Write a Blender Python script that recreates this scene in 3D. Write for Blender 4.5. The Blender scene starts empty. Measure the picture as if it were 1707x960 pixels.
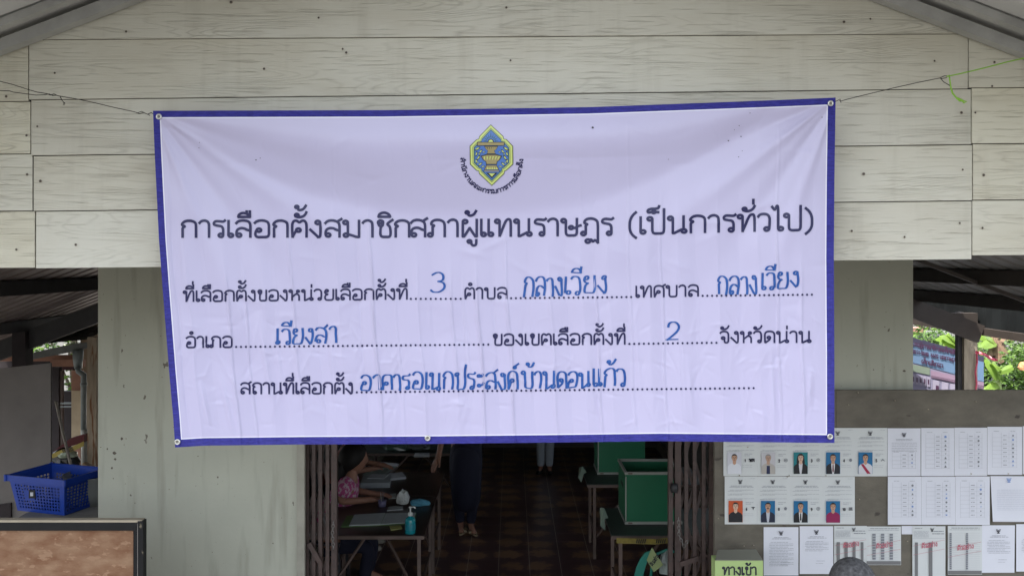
import bpy, bmesh, math, random
import numpy as np
from mathutils import Vector, Matrix

random.seed(7)
rng = np.random.RandomState(11)
SC = bpy.context.scene
COL = SC.collection
R = math.radians

# ------------------------------------------------------------------ camera
F = 1507.0            # focal length in photo pixels (photo is 1707 px wide)
EYE = 2.94            # eye height above the floor of the hall
HX, HY = 853.5, 436.0
cd = bpy.data.cameras.new('camera')
cd.sensor_width = 36.0
cd.lens = F / 1707.0 * 36.0
cd.shift_y = -(480.0 - HY) / 1707.0
cd.clip_start = 0.05
cd.clip_end = 2000
cam = bpy.data.objects.new('camera', cd)
cam.location = (0, 0, EYE)
cam.rotation_euler = (R(90), 0, 0)
COL.objects.link(cam)
SC.camera = cam

# ------------------------------------------------------------------ daylight
SUN_EL, SUN_AZ = 66.0, -120.0     # azimuth measured clockwise from +Y: high sun over the viewer's left shoulder, kept off the gable by the roof
w = bpy.data.worlds.new('World')
SC.world = w
w.use_nodes = True
wn = w.node_tree
bg = wn.nodes['Background']
sky = wn.nodes.new('ShaderNodeTexSky')
sky.sky_type = 'NISHITA'
sky.sun_disc = False
sky.sun_elevation = R(SUN_EL)
sky.sun_rotation = R(SUN_AZ)
sky.air_density = 1.0
sky.dust_density = 3.0
sky.ozone_density = 0.6
hsv = wn.nodes.new('ShaderNodeHueSaturation'); hsv.inputs['Saturation'].default_value = .45     # thin white cloud over the whole sky
wn.links.new(sky.outputs[0], hsv.inputs['Color'])
wn.links.new(hsv.outputs[0], bg.inputs[0])
bg.inputs[1].default_value = 0.15
sl = bpy.data.lights.new('sun', 'SUN')
sl.energy = 2.6
sl.angle = R(0.6)
sl.color = (1.0, 0.95, 0.87)
so = bpy.data.objects.new('sun', sl)
d = Vector((math.sin(R(SUN_AZ)) * math.cos(R(SUN_EL)), math.cos(R(SUN_AZ)) * math.cos(R(SUN_EL)), math.sin(R(SUN_EL))))
so.rotation_euler = d.to_track_quat('Z', 'Y').to_euler()
COL.objects.link(so)
SC.view_settings.view_transform = 'Standard'
SC.view_settings.look = 'None'
SC.view_settings.exposure = 2.0
SC.view_settings.gamma = 1.0
SC.cycles.use_denoising = True
SC.cycles.max_bounces = 8
SC.cycles.diffuse_bounces = 5
SC.cycles.sample_clamp_indirect = 6

# ------------------------------------------------------------------ helpers
def P(px, py, Y):
    """photo pixel -> point on the vertical plane at distance Y"""
    return (( px - HX) / F * Y, Y, EYE - (py - HY) / F * Y)

def srgb(r, g, b):
    f = lambda c: (c/255/12.92) if c/255 <= .04045 else ((c/255+.055)/1.055)**2.4
    return (f(r), f(g), f(b))

def mat(name, col, rough=.6, var=.0, vscale=6, stretch=(1, 1, 1), bump=0, bscale=40, spec=.5, metal=0, col2=None,
        spots=None, trans=0, rand=0):
    m = bpy.data.materials.new(name)
    m.use_nodes = True
    nt = m.node_tree
    b = nt.nodes['Principled BSDF']
    b.inputs['Base Color'].default_value = (*col, 1)
    b.inputs['Roughness'].default_value = rough
    b.inputs['Metallic'].default_value = metal
    b.inputs['Specular IOR Level'].default_value = spec
    L = nt.links.new
    tc = nt.nodes.new('ShaderNodeTexCoord')
    mp = nt.nodes.new('ShaderNodeMapping')
    mp.inputs['Scale'].default_value = stretch
    L(tc.outputs['Object'], mp.inputs[0])
    out = None
    if var or col2:
        n = nt.nodes.new('ShaderNodeTexNoise')
        n.inputs['Scale'].default_value = vscale
        n.inputs['Detail'].default_value = 6
        n.inputs['Roughness'].default_value = .62
        L(mp.outputs[0], n.inputs['Vector'])
        cr = nt.nodes.new('ShaderNodeValToRGB')
        cr.color_ramp.elements[0].position = .3
        cr.color_ramp.elements[1].position = .72
        c2 = col2 if col2 else tuple(min(1, c*(1+var)) for c in col)
        c1 = col if col2 else tuple(c*(1-var) for c in col)
        cr.color_ramp.elements[0].color = (*c1, 1)
        cr.color_ramp.elements[1].color = (*c2, 1)
        L(n.outputs[0], cr.inputs[0])
        out = cr.outputs[0]
    if spots:      # (colour, scale, threshold)
        n = nt.nodes.new('ShaderNodeTexNoise')
        n.inputs['Scale'].default_value = spots[1]
        n.inputs['Detail'].default_value = 5
        L(mp.outputs[0], n.inputs['Vector'])
        cr = nt.nodes.new('ShaderNodeValToRGB')
        cr.color_ramp.elements[0].position = spots[2]
        cr.color_ramp.elements[1].position = spots[2] + .05
        L(n.outputs[0], cr.inputs[0])
        mx = nt.nodes.new('ShaderNodeMix'); mx.data_type = 'RGBA'
        L(cr.outputs[0], mx.inputs[0])
        if out: L(out, mx.inputs[6])
        else: mx.inputs[6].default_value = (*col, 1)
        mx.inputs[7].default_value = (*spots[0], 1)
        out = mx.outputs[2]
    if rand:
        oi = nt.nodes.new('ShaderNodeObjectInfo')
        mr = nt.nodes.new('ShaderNodeMapRange')
        mr.inputs[3].default_value = 1-rand; mr.inputs[4].default_value = 1+rand
        L(oi.outputs['Random'], mr.inputs[0])
        hs = nt.nodes.new('ShaderNodeHueSaturation')
        L(mr.outputs[0], hs.inputs['Value'])
        if out: L(out, hs.inputs['Color'])
        else: hs.inputs['Color'].default_value = (*col, 1)
        out = hs.outputs[0]
    if out: L(out, b.inputs['Base Color'])
    if bump:
        n = nt.nodes.new('ShaderNodeTexNoise')
        n.inputs['Scale'].default_value = bscale
        n.inputs['Detail'].default_value = 5
        L(mp.outputs[0], n.inputs['Vector'])
        bp = nt.nodes.new('ShaderNodeBump')
        bp.inputs['Strength'].default_value = bump
        bp.inputs['Distance'].default_value = .01
        L(n.outputs[0], bp.inputs['Height'])
        L(bp.outputs[0], b.inputs['Normal'])
    if trans:      # thin leaf / sheet letting light through
        tr = nt.nodes.new('ShaderNodeBsdfTranslucent')
        if out: L(out, tr.inputs[0])
        else: tr.inputs[0].default_value = (*col, 1)
        ms = nt.nodes.new('ShaderNodeMixShader'); ms.inputs[0].default_value = trans
        L(b.outputs[0], ms.inputs[1]); L(tr.outputs[0], ms.inputs[2])
        L(ms.outputs[0], nt.nodes['Material Output'].inputs[0])
    return m

STUFF = {'printed_lines', 'printed_blocks', 'party_mark', 'rivet', 'dirt_speck', 'ruled_lines', 'black_stripe', 'black_check', 'blue_mark', 'grey_band', 'chain', 'dotted_line', 'picture_print'}
WL = {}     # world location of every object's origin

class MB:
    """collects geometry in world coordinates, builds one mesh object"""
    def __init__(s): s.v = []; s.f = []; s.mi = []; s.cur = 0
    def add(s, vs, fs):
        n = len(s.v); s.v += [tuple(map(float, p)) for p in vs]
        for f in fs: s.f.append(tuple(n+i for i in f)); s.mi.append(s.cur)
        return s
    def box(s, a, b):
        (x0, y0, z0), (x1, y1, z1) = a, b
        if x0 > x1: x0, x1 = x1, x0
        if y0 > y1: y0, y1 = y1, y0
        if z0 > z1: z0, z1 = z1, z0
        return s.add([(x0,y0,z0),(x1,y0,z0),(x1,y1,z0),(x0,y1,z0),(x0,y0,z1),(x1,y0,z1),(x1,y1,z1),(x0,y1,z1)],
                     [(0,3,2,1),(4,5,6,7),(0,1,5,4),(1,2,6,5),(2,3,7,6),(3,0,4,7)])
    def poly(s, pts): return s.add(pts, [tuple(range(len(pts)))])
    def prism(s, pts, dv):
        """polygon + extrusion vector"""
        n = len(pts); q = [tuple(p[i]+dv[i] for i in range(3)) for p in pts]
        return s.add(list(pts)+q, [tuple(range(n)), tuple(range(2*n-1, n-1, -1))] + [(i, (i+1) % n + 0, (i+1) % n + n, i+n)[::-1] for i in range(n)])
    def beam(s, a, b, wd, ht, up=(0, 0, 1)):
        """rectangular bar from a to b"""
        a, b = Vector(a), Vector(b); d = (b-a).normalized(); up = Vector(up)
        r = d.cross(up)
        if r.length < 1e-4: r = d.cross(Vector((1, 0, 0)))
        r.normalize(); u = r.cross(d)
        vs = [p + r*(wd/2*i) + u*(ht/2*j) for p in (a, b) for i, j in ((-1,-1),(1,-1),(1,1),(-1,1))]
        return s.add(vs, [(0,1,2,3),(7,6,5,4),(0,4,5,1),(1,5,6,2),(2,6,7,3),(3,7,4,0)])
    def tube(s, pts, r, n=8, close=False):
        pts = [Vector(p) for p in pts]; m = len(pts)
        rs = r if isinstance(r, (list, tuple)) else [r]*m
        rings = []; ref = Vector((0, 0, 1))
        for i, p in enumerate(pts):
            a = pts[(i-1) % m] if (close or i) else pts[0]; b = pts[(i+1) % m] if (close or i < m-1) else pts[-1]
            t = (b-a); t = t.normalized() if t.length > 1e-9 else Vector((0,0,1))
            if abs(t.dot(ref)) > .95: ref = Vector((0, 1, 0)) if abs(t.y) < .9 else Vector((1, 0, 0))
            x = t.cross(ref).normalized(); y = t.cross(x)
            ref = -x.cross(t) if False else ref
            rings.append([p + (x*math.cos(k*2*math.pi/n) + y*math.sin(k*2*math.pi/n))*rs[i] for k in range(n)])
        vs = [v for rg in rings for v in rg]; fs = []
        for i in range(m if close else m-1):
            j = (i+1) % m
            for k in range(n): fs.append((i*n+k, i*n+(k+1) % n, j*n+(k+1) % n, j*n+k))
        if not close: fs += [tuple(range(n-1, -1, -1)), tuple((m-1)*n+k for k in range(n))]
        return s.add(vs, fs)
    def lathe(s, c, prof, n=20):
        """prof: (radius, z) pairs, around a vertical axis at c"""
        vs = []; fs = []
        for r, z in prof:
            for k in range(n): vs.append((c[0]+r*math.cos(k*2*math.pi/n), c[1]+r*math.sin(k*2*math.pi/n), c[2]+z))
        for i in range(len(prof)-1):
            for k in range(n): fs.append((i*n+k, i*n+(k+1) % n, (i+1)*n+(k+1) % n, (i+1)*n+k))
        fs.append(tuple(range(n-1, -1, -1))); fs.append(tuple((len(prof)-1)*n+k for k in range(n)))
        return s.add(vs, fs)
    def build(s, name, mats, parent=None, smooth=False, origin=None, bevel=0):
        me = bpy.data.meshes.new(name)
        po = WL.get(parent.name, (0, 0, 0)) if parent else (0, 0, 0)
        if origin is None:
            if parent: origin = po
            else:
                a = np.array(s.v); origin = (float((a[:,0].min()+a[:,0].max())/2), float((a[:,1].min()+a[:,1].max())/2), float(a[:,2].min()))
        me.from_pydata([(x-origin[0], y-origin[1], z-origin[2]) for x, y, z in s.v], [], s.f)
        if not isinstance(mats, (list, tuple)): mats = [mats]
        for m in mats: me.materials.append(m)
        if len(mats) > 1: me.polygons.foreach_set('material_index', s.mi)
        if smooth: me.polygons.foreach_set('use_smooth', [True]*len(me.polygons))
        me.update()
        o = bpy.data.objects.new(name, me)
        COL.objects.link(o)
        if parent: o.parent = parent
        o.location = tuple(origin[i]-po[i] for i in range(3))
        WL[o.name] = tuple(origin)
        if name in STUFF: o['kind'] = 'stuff'
        if bevel:
            bv = o.modifiers.new('bevel', 'BEVEL'); bv.width = bevel; bv.segments = 2; bv.limit_method = 'ANGLE'
        return o

def tag(o, label=None, cat=None, group=None, kind=None):
    if label: o['label'] = label
    if cat: o['category'] = cat
    if group: o['group'] = group
    if kind: o['kind'] = kind
    return o
def thing(name, label, cat, loc, group=None):
    o = bpy.data.objects.new(name, None); COL.objects.link(o)
    o.empty_display_size = .1
    o.location = loc; WL[o.name] = tuple(loc)
    return tag(o, label, cat, group)
def copyobj(o, parent, loc):
    """copy of a part; loc in world"""
    c = o.copy(); COL.objects.link(c); c.parent = parent
    po = WL.get(parent.name, (0,0,0)) if parent else (0,0,0)
    c.location = tuple(loc[i]-po[i] for i in range(3)); WL[c.name] = tuple(loc)
    return c
def quad_px(mb, x0, y0, x1, y1, Y, y0b=None, y1b=None):
    """rectangle of the picture standing on plane Y"""
    return mb.poly([P(x0,y1,Y), P(x1,y1 if y1b is None else y1b,Y), P(x1,y0 if y0b is None else y0b,Y), P(x0,y0,Y)])

# ------------------------------------------------------------------ Thai stroke lettering (centre lines; consonant height = 1)
def O(x, y, r=.1): return ('o', x, y, r)
def H(*p): return ('h',) + p
G = {
 'ก': (.80, [H((.12,0),(.12,.5)), [(.12,.5),(.13,.58),(.24,.66),(.08,.72),(.12,.86),(.26,.99),(.5,1),(.68,.88),(.70,.7),(.70,.3),(.70,0)]]),
 'า': (.58, [[(.04,.84),(.12,.97),(.3,1.02),(.44,.9),(.46,.7),(.46,.3),(.46,0)]]),
 'ร': (.62, [[(.58,1.02),(.5,.93),(.34,.96),(.16,.97),(.08,.86),(.1,.74),(.26,.69),(.42,.66),(.49,.52),(.49,.3),(.49,.12)], O(.39,.11)]),
 'เ': (.34, [H((.1,1),(.1,.11)), O(.2,.11)]),
 'แ': (.66, [H((.1,1),(.1,.11)), O(.2,.11), H((.42,1),(.42,.11)), O(.52,.11)]),
 'ล': (.80, [O(.21,.12), [(.11,.12),(.1,.3),(.14,.46),(.28,.55),(.44,.53),(.58,.42),(.7,.4)], [(.08,.82),(.18,.97),(.38,1.02),(.6,.97),(.7,.82),(.7,.4),(.7,0)]]),
 'ส': (.82, [O(.21,.12), [(.11,.12),(.1,.3),(.14,.46),(.28,.55),(.44,.53),(.58,.42),(.7,.4)], [(.08,.82),(.18,.97),(.38,1.02),(.6,.94),(.7,.78),(.7,.4),(.7,0)], H((.6,.93),(.8,1.1))]),
 'อ': (.80, [O(.27,.42), [(.17,.42),(.12,.3),(.11,.1),(.2,-.01),(.4,0),(.62,.0),(.7,.1),(.7,.4),(.7,.8),(.62,.95),(.4,1.02),(.18,.97),(.08,.84)]]),
 'ต': (.82, [O(.37,.42), [(.28,.38),(.2,.24),(.12,.0)], [(.12,0),(.1,.4),(.1,.8),(.17,.98),(.3,1.0),(.41,.86),(.52,1.0),(.65,.98),(.72,.8),(.72,.4),(.72,0)]]),
 'ค': (.82, [O(.37,.45), [(.28,.41),(.2,.24),(.12,.0)], [(.12,0),(.1,.4),(.1,.8),(.2,.97),(.41,1.02),(.62,.97),(.72,.8),(.72,.4),(.72,0)]]),
 'ศ': (.84, [O(.37,.45), [(.28,.41),(.2,.24),(.12,.0)], [(.12,0),(.1,.4),(.1,.8),(.2,.97),(.41,1.02),(.62,.95),(.72,.78),(.72,.4),(.72,0)], H((.62,.94),(.82,1.1))]),
 'ด': (.82, [O(.36,.45), [(.46,.45),(.42,.26),(.28,.12),(.14,.0)], [(.12,0),(.1,.4),(.1,.8),(.2,.97),(.41,1.02),(.62,.97),(.72,.8),(.72,.4),(.72,0)]]),
 'ถ': (.80, [O(.24,.11), H((.14,.11),(.14,.5)), [(.14,.5),(.15,.58),(.26,.66),(.1,.72),(.13,.86),(.26,.99),(.5,1),(.68,.88),(.70,.7),(.70,.3),(.70,0)]]),
 'ภ': (.84, [O(.11,.11), H((.21,.11),(.21,.5)), [(.21,.5),(.2,.58),(.3,.66),(.14,.72),(.16,.86),(.28,.99),(.52,1),(.7,.88),(.74,.7),(.74,.3),(.74,0)]]),
 'ฎ': (.84, [O(.11,.11), H((.21,.11),(.21,.5)), [(.21,.5),(.2,.58),(.3,.66),(.14,.72),(.16,.86),(.28,.99),(.52,1),(.7,.88),(.74,.7),(.74,.1),(.74,-.45)], O(.3,-.34,.1), [(.38,-.27),(.46,-.25),(.52,-.4),(.62,-.25),(.74,-.45)]]),
 'ง': (.62, [O(.38,.88), [(.48,.88),(.5,.6),(.5,.2),(.48,.0),(.38,.0)], H((.4,.0),(.05,.46))]),
 'ม': (.84, [O(.14,.88), H((.24,.88),(.24,.12)), O(.16,.11), [(.24,.16),(.42,.1),(.6,.0),(.72,.0)], H((.72,0),(.72,1))]),
 'น': (.86, [O(.14,.88), H((.24,.88),(.24,0),(.3,0),(.6,.2)), O(.7,.11), H((.68,.2),(.68,1))]),
 'ช': (.76, [O(.24,.74,.09), [(.15,.76),(.1,.9),(.2,1.02),(.34,.96),(.34,.8),(.24,.6),(.22,.4),(.22,.1),(.3,0),(.45,0),(.6,.0),(.66,.1),(.66,.4),(.62,.66),(.5,.76),(.6,.9),(.76,1.04)]]),
 'ข': (.76, [O(.24,.74,.09), [(.15,.76),(.1,.9),(.2,1.02),(.34,.96),(.34,.8),(.24,.6),(.22,.4),(.22,.1),(.3,0),(.45,0),(.6,.0),(.66,.1),(.66,.4),(.66,.7),(.66,1)]]),
 'ผ': (.82, [O(.21,.88), H((.11,.88),(.11,0),(.17,0),(.41,.5),(.65,0),(.72,0),(.72,1))]),
 'พ': (.86, [O(.11,.88), H((.21,.88),(.24,0),(.3,0),(.46,.7),(.62,0),(.68,0),(.74,1))]),
 'ฤ': (.80, [H((.12,0),(.12,.5)), [(.12,.5),(.13,.58),(.24,.66),(.08,.72),(.12,.86),(.26,.99),(.5,1),(.68,.88),(.70,.7),(.70,.1),(.70,-.4)]]),
 'ท': (.84, [O(.14,.88), H((.24,.88),(.24,0)), [(.25,.04),(.36,.4),(.46,.76),(.56,.99),(.7,1.0),(.73,.8),(.73,.4),(.73,0)]]),
 'บ': (.84, [O(.14,.88), [(.24,.88),(.24,.4),(.24,.1),(.32,0),(.48,0),(.65,.0),(.72,.1),(.72,.5),(.72,1)]]),
 'ป': (.84, [O(.14,.88), [(.24,.88),(.24,.4),(.24,.1),(.32,0),(.48,0),(.65,.0),(.72,.1),(.72,.7),(.72,1.45)]]),
 'ษ': (.90, [O(.14,.88), [(.24,.88),(.24,.4),(.24,.1),(.32,0),(.48,0),(.65,.0),(.72,.1),(.72,.5),(.72,1)], O(.47,.47,.09), [(.56,.44),(.68,.46),(.78,.56),(.9,.6)]]),
 'ว': (.64, [O(.39,.11), [(.49,.12),(.51,.4),(.51,.8),(.42,.98),(.25,1.02),(.1,.97),(.03,.84)]]),
 'ไ': (.42, [O(.32,.11), [(.22,.11),(.22,.8),(.22,1.3),(.19,1.52),(.12,1.36),(.08,1.2),(-.04,1.44)]]),
 'ห': (.86, [O(.14,.88), H((.24,.88),(.24,0)), [(.24,.3),(.4,.5),(.54,.62),(.58,.76)], O(.64,.86,.09), [(.5,.6),(.66,.56),(.72,.42),(.72,.2),(.72,0)]]),
 'ย': (.78, [O(.24,.88), [(.14,.88),(.1,.74),(.16,.6),(.34,.54),(.2,.5),(.12,.36),(.12,.12),(.2,0),(.4,0),(.6,.0),(.68,.1),(.68,.5),(.68,1)]]),
 'ณ': (1.04, [O(.1,.11), H((.2,.11),(.2,.55)), [(.2,.55),(.08,.75),(.14,.92),(.3,1),(.48,.95),(.54,.75),(.54,.3),(.54,0)], H((.54,0),(.8,.2)), O(.86,.11), H((.86,.2),(.86,1))]),
 'จ': (.70, [O(.24,.42), [(.34,.42),(.32,.2),(.36,.0),(.52,.0),(.58,.12),(.58,.5),(.58,.8),(.5,.97),(.3,1.02),(.12,.97),(.05,.84)]]),
 'ะ': (.56, [O(.16,.74,.08), [(.22,.69),(.34,.7),(.46,.88)], O(.16,.22,.08), [(.22,.17),(.34,.18),(.46,.36)]]),
 '(': (.46, [[(.38,1.3),(.22,1.1),(.12,.8),(.11,.5),(.12,.2),(.22,-.06),(.38,-.24)]]),
 ')': (.46, [[(.08,1.3),(.24,1.1),(.34,.8),(.35,.5),(.34,.2),(.24,-.06),(.08,-.24)]]),
 '.': (.22, [O(.11,.05,.03)]), '-': (.5, [H((.08,.45),(.42,.45))]),
 '0': (.62, [[(.3,1),(.1,.9),(.1,.5),(.1,.1),(.3,0),(.5,.1),(.5,.5),(.5,.9),(.3,1)]]),
 '1': (.62, [H((.12,.8),(.32,1),(.32,0))]),
 '2': (.62, [[(.1,.74),(.14,.98),(.36,1.02),(.52,.8),(.44,.5),(.1,.0)], H((.1,0),(.54,.0))]),
 '3': (.62, [[(.1,.9),(.3,1.04),(.5,.9),(.48,.6),(.28,.54)], [(.28,.54),(.5,.5),(.54,.2),(.4,-.02),(.2,-.02),(.08,.12)]]),
 '4': (.62, [H((.44,0),(.44,1),(.08,.3),(.56,.3))]),
 '5': (.62, [H((.5,1),(.16,1),(.13,.55)), [(.13,.55),(.3,.64),(.5,.5),(.5,.16),(.34,-.02),(.1,.06)]]),
 '6': (.62, [[(.46,1),(.2,.8),(.1,.4),(.12,.1),(.3,-.02),(.48,.1),(.48,.45),(.3,.56),(.12,.4)]]),
 '7': (.62, [H((.08,1),(.52,1),(.22,0))]),
 '8': (.62, [O(.3,.75,.2), O(.3,.26,.24)]),
 '9': (.62, [O(.3,.7,.22), [(.52,.7),(.5,.3),(.4,.08),(.2,0)]]),
 ' ': (.45, []),
}
MK = {   # marks above / below; x measured leftwards frame: 0..0.5 ends at the consonant's right stem
 'ิ': [[(.0,.0),(.02,.14),(.16,.25),(.34,.24),(.48,.1),(.5,.0)], H((0,0),(.5,0))],
 'ี': [[(.0,.0),(.02,.14),(.16,.25),(.34,.24),(.46,.1),(.5,.0)], H((0,0),(.5,0),(.5,.34))],
 'ื': [[(.0,.0),(.02,.14),(.16,.25),(.34,.22),(.46,.1),(.5,.0)], H((0,0),(.5,0),(.5,.36)), H((.36,.2),(.36,.36))],
 'ึ': [[(.0,.0),(.02,.14),(.16,.25),(.34,.24),(.48,.1),(.5,.0)], H((0,0),(.5,0)), O(.46,.3,.07)],
 'ั': [O(.1,.1,.08), [(.05,.03),(.16,-.03),(.34,.0),(.46,.12),(.52,.3)]],
 '็': [O(.3,.06,.07), [(.22,.06),(.06,.02),(.04,.18),(.2,.26),(.38,.24),(.5,.3),(.52,.42)], H((.37,.06),(.5,.04))],
 'ํ': [O(.25,.12,.1)],
 '่': [H((.46,.0),(.46,.26))],
 '้': [O(.1,.2,.07), [(.17,.2),(.14,.04),(.26,.0),(.4,.08),(.5,.3)]],
 '์': [O(.28,.06,.07), [(.3,.14),(.36,.22),(.52,.34)]],
 'ู': [O(.2,-.3,.08), [(.28,-.3),(.28,-.46),(.36,-.56),(.48,-.52),(.5,-.4),(.5,-.2)]],
 'ุ': [O(.4,-.28,.08), H((.48,-.28),(.48,-.5))],
}
UP1 = 'ิีืึั็ํ'; UP2 = '่้์'; DN = 'ูุ'
def chaikin(p, n=2):
    for _ in range(n):
        q = [p[0]]
        for a, b in zip(p[:-1], p[1:]):
            q.append((a[0]*.75+b[0]*.25, a[1]*.75+b[1]*.25)); q.append((a[0]*.25+b[0]*.75, a[1]*.25+b[1]*.75))
        q.append(p[-1]); p = q
    return p
def lay(text):
    """-> (width, list of polylines in glyph units)"""
    text = text.replace('ำ', 'ํา')
    x = 0; last = 0; out = []; has1 = False; prev = ''
    def put(st, dx, dy, k=1):
        for s in st:
            if s[0] == 'o':
                _, cx, cy, r = s
                out.append([(dx+(cx+r*math.cos(a))*k, dy+(cy+r*math.sin(a))*k) for a in [i*math.pi/6 for i in range(13)]])
            elif s[0] == 'h': out.append([(dx+a*k, dy+b*k) for a, b in s[1:]])
            else: out.append([(dx+a*k, dy+b*k) for a, b in chaikin(list(s))])
    for ch in text:
        if ch in G:
            adv, st = G[ch]; put(st, x, 0); last = x + adv - .12; x += adv; has1 = False; prev = ch
        elif ch in MK:
            sh = -.22 if prev == 'ป' else 0
            if ch in UP1: put(MK[ch], last-.5+sh, 1.22); has1 = True
            elif ch in UP2: put(MK[ch], last-.5+sh, 1.62 if has1 else 1.22)
            else: put(MK[ch], last-.5, 0)
    return x, out
def resample(p, step):
    q = [p[0]]
    for a, b in zip(p[:-1], p[1:]):
        l = math.hypot(b[0]-a[0], b[1]-a[1]); n = max(1, int(math.ceil(l/step)))
        for i in range(1, n+1): q.append((a[0]+(b[0]-a[0])*i/n, a[1]+(b[1]-a[1])*i/n))
    return q
def ribbon(mb, p, wd, mp, off, step=2.2, calli=0):
    """flat ribbon along 2-D polyline p; mp(x,y,off) -> world; calli: pen-angle width change"""
    # split at sharp corners so the width holds
    segs = []; cur = [p[0]]
    for i in range(1, len(p)-1):
        cur.append(p[i])
        a = (p[i][0]-p[i-1][0], p[i][1]-p[i-1][1]); b = (p[i+1][0]-p[i][0], p[i+1][1]-p[i][1])
        la = math.hypot(*a) or 1; lb = math.hypot(*b) or 1
        if (a[0]*b[0]+a[1]*b[1])/(la*lb) < .5: segs.append(cur); cur = [p[i]]
    cur.append(p[-1]); segs.append(cur)
    for s in segs:
        s = resample(s, step); n = len(s)
        if n < 2: continue
        closed = math.hypot(s[0][0]-s[-1][0], s[0][1]-s[-1][1]) < 1e-6
        vs = []
        for i in range(n):
            a = s[i-1] if i else (s[-2] if closed else s[0]); b = s[i+1] if i < n-1 else (s[1] if closed else s[-1])
            tx, ty = b[0]-a[0], b[1]-a[1]; l = math.hypot(tx, ty) or 1; tx /= l; ty /= l
            ww = wd/2
            if calli: ww *= 1 + calli*(abs(ty)-.55)
            x, y = s[i]
            if not closed and i == 0: x -= tx*wd*.28; y -= ty*wd*.28
            if not closed and i == n-1: x += tx*wd*.28; y += ty*wd*.28
            vs.append(mp(x-ty*ww, y+tx*ww, off)); vs.append(mp(x+ty*ww, y-tx*ww, off))
        mb.add(vs, [(2*i, 2*i+1, 2*i+3, 2*i+2) for i in range(n-1)])
OFFK = [0]
def write(mb, text, x0, x1, yb0, yb1, h, wd, mp, jitter=0, calli=0, slant=0, step=2.2, flip=False):
    """lettering between x0 and x1 (photo px) on a base line going from yb0 to yb1, consonant height h"""
    wt, strokes = lay(text)
    k = (x1-x0)/wt
    for s in strokes:
        OFFK[0] = (OFFK[0]+1) % 6
        jx, jy = (random.uniform(-jitter, jitter), random.uniform(-jitter, jitter)) if jitter else (0, 0)
        q = []
        for a, b in s:
            t = a/wt
            if jitter:
                a += jx + .03*math.sin(b*5+jx*40); b += jy + .03*math.sin(a*6)
            px = x0 + (a+slant*b)*k
            if flip: px = x1 - (px-x0)
            q.append((px, yb0+(yb1-yb0)*t - b*h))
        ribbon(mb, q, wd, mp, .0006+OFFK[0]*.00006, step, calli)
def dots(mb, x0, x1, y0, y1, mp, r=1.9, pitch=8.05):
    n = max(1, int(round((x1-x0)/pitch)))
    for i in range(n+1):
        t = i/n; cx = x0+(x1-x0)*t; cy = y0+(y1-y0)*t
        mb.add([mp(cx+r*math.cos(a*math.pi/4), cy+r*math.sin(a*math.pi/4), .0012) for a in range(8)], [tuple(range(8))])
def decal(mb, pts, mp, off, size=5):
    """filled polygon in photo px laid on a surface"""
    bm = bmesh.new()
    f = bm.faces.new([bm.verts.new((x, y, 0)) for x, y in pts])
    bmesh.ops.triangulate(bm, faces=[f])
    for _ in range(5):
        long = [e for e in bm.edges if e.calc_length() > size]
        if not long: break
        bmesh.ops.subdivide_edges(bm, edges=long, cuts=1)
        bmesh.ops.triangulate(bm, faces=[f for f in bm.faces if len(f.verts) > 3])
    bm.verts.index_update()
    mb.add([mp(v.co.x, v.co.y, off) for v in bm.verts], [tuple(v.index for v in f.verts) for f in bm.faces])
    bm.free()
def plane_map(Y):
    return lambda x, y, o: P(x, y, Y-o)
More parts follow.
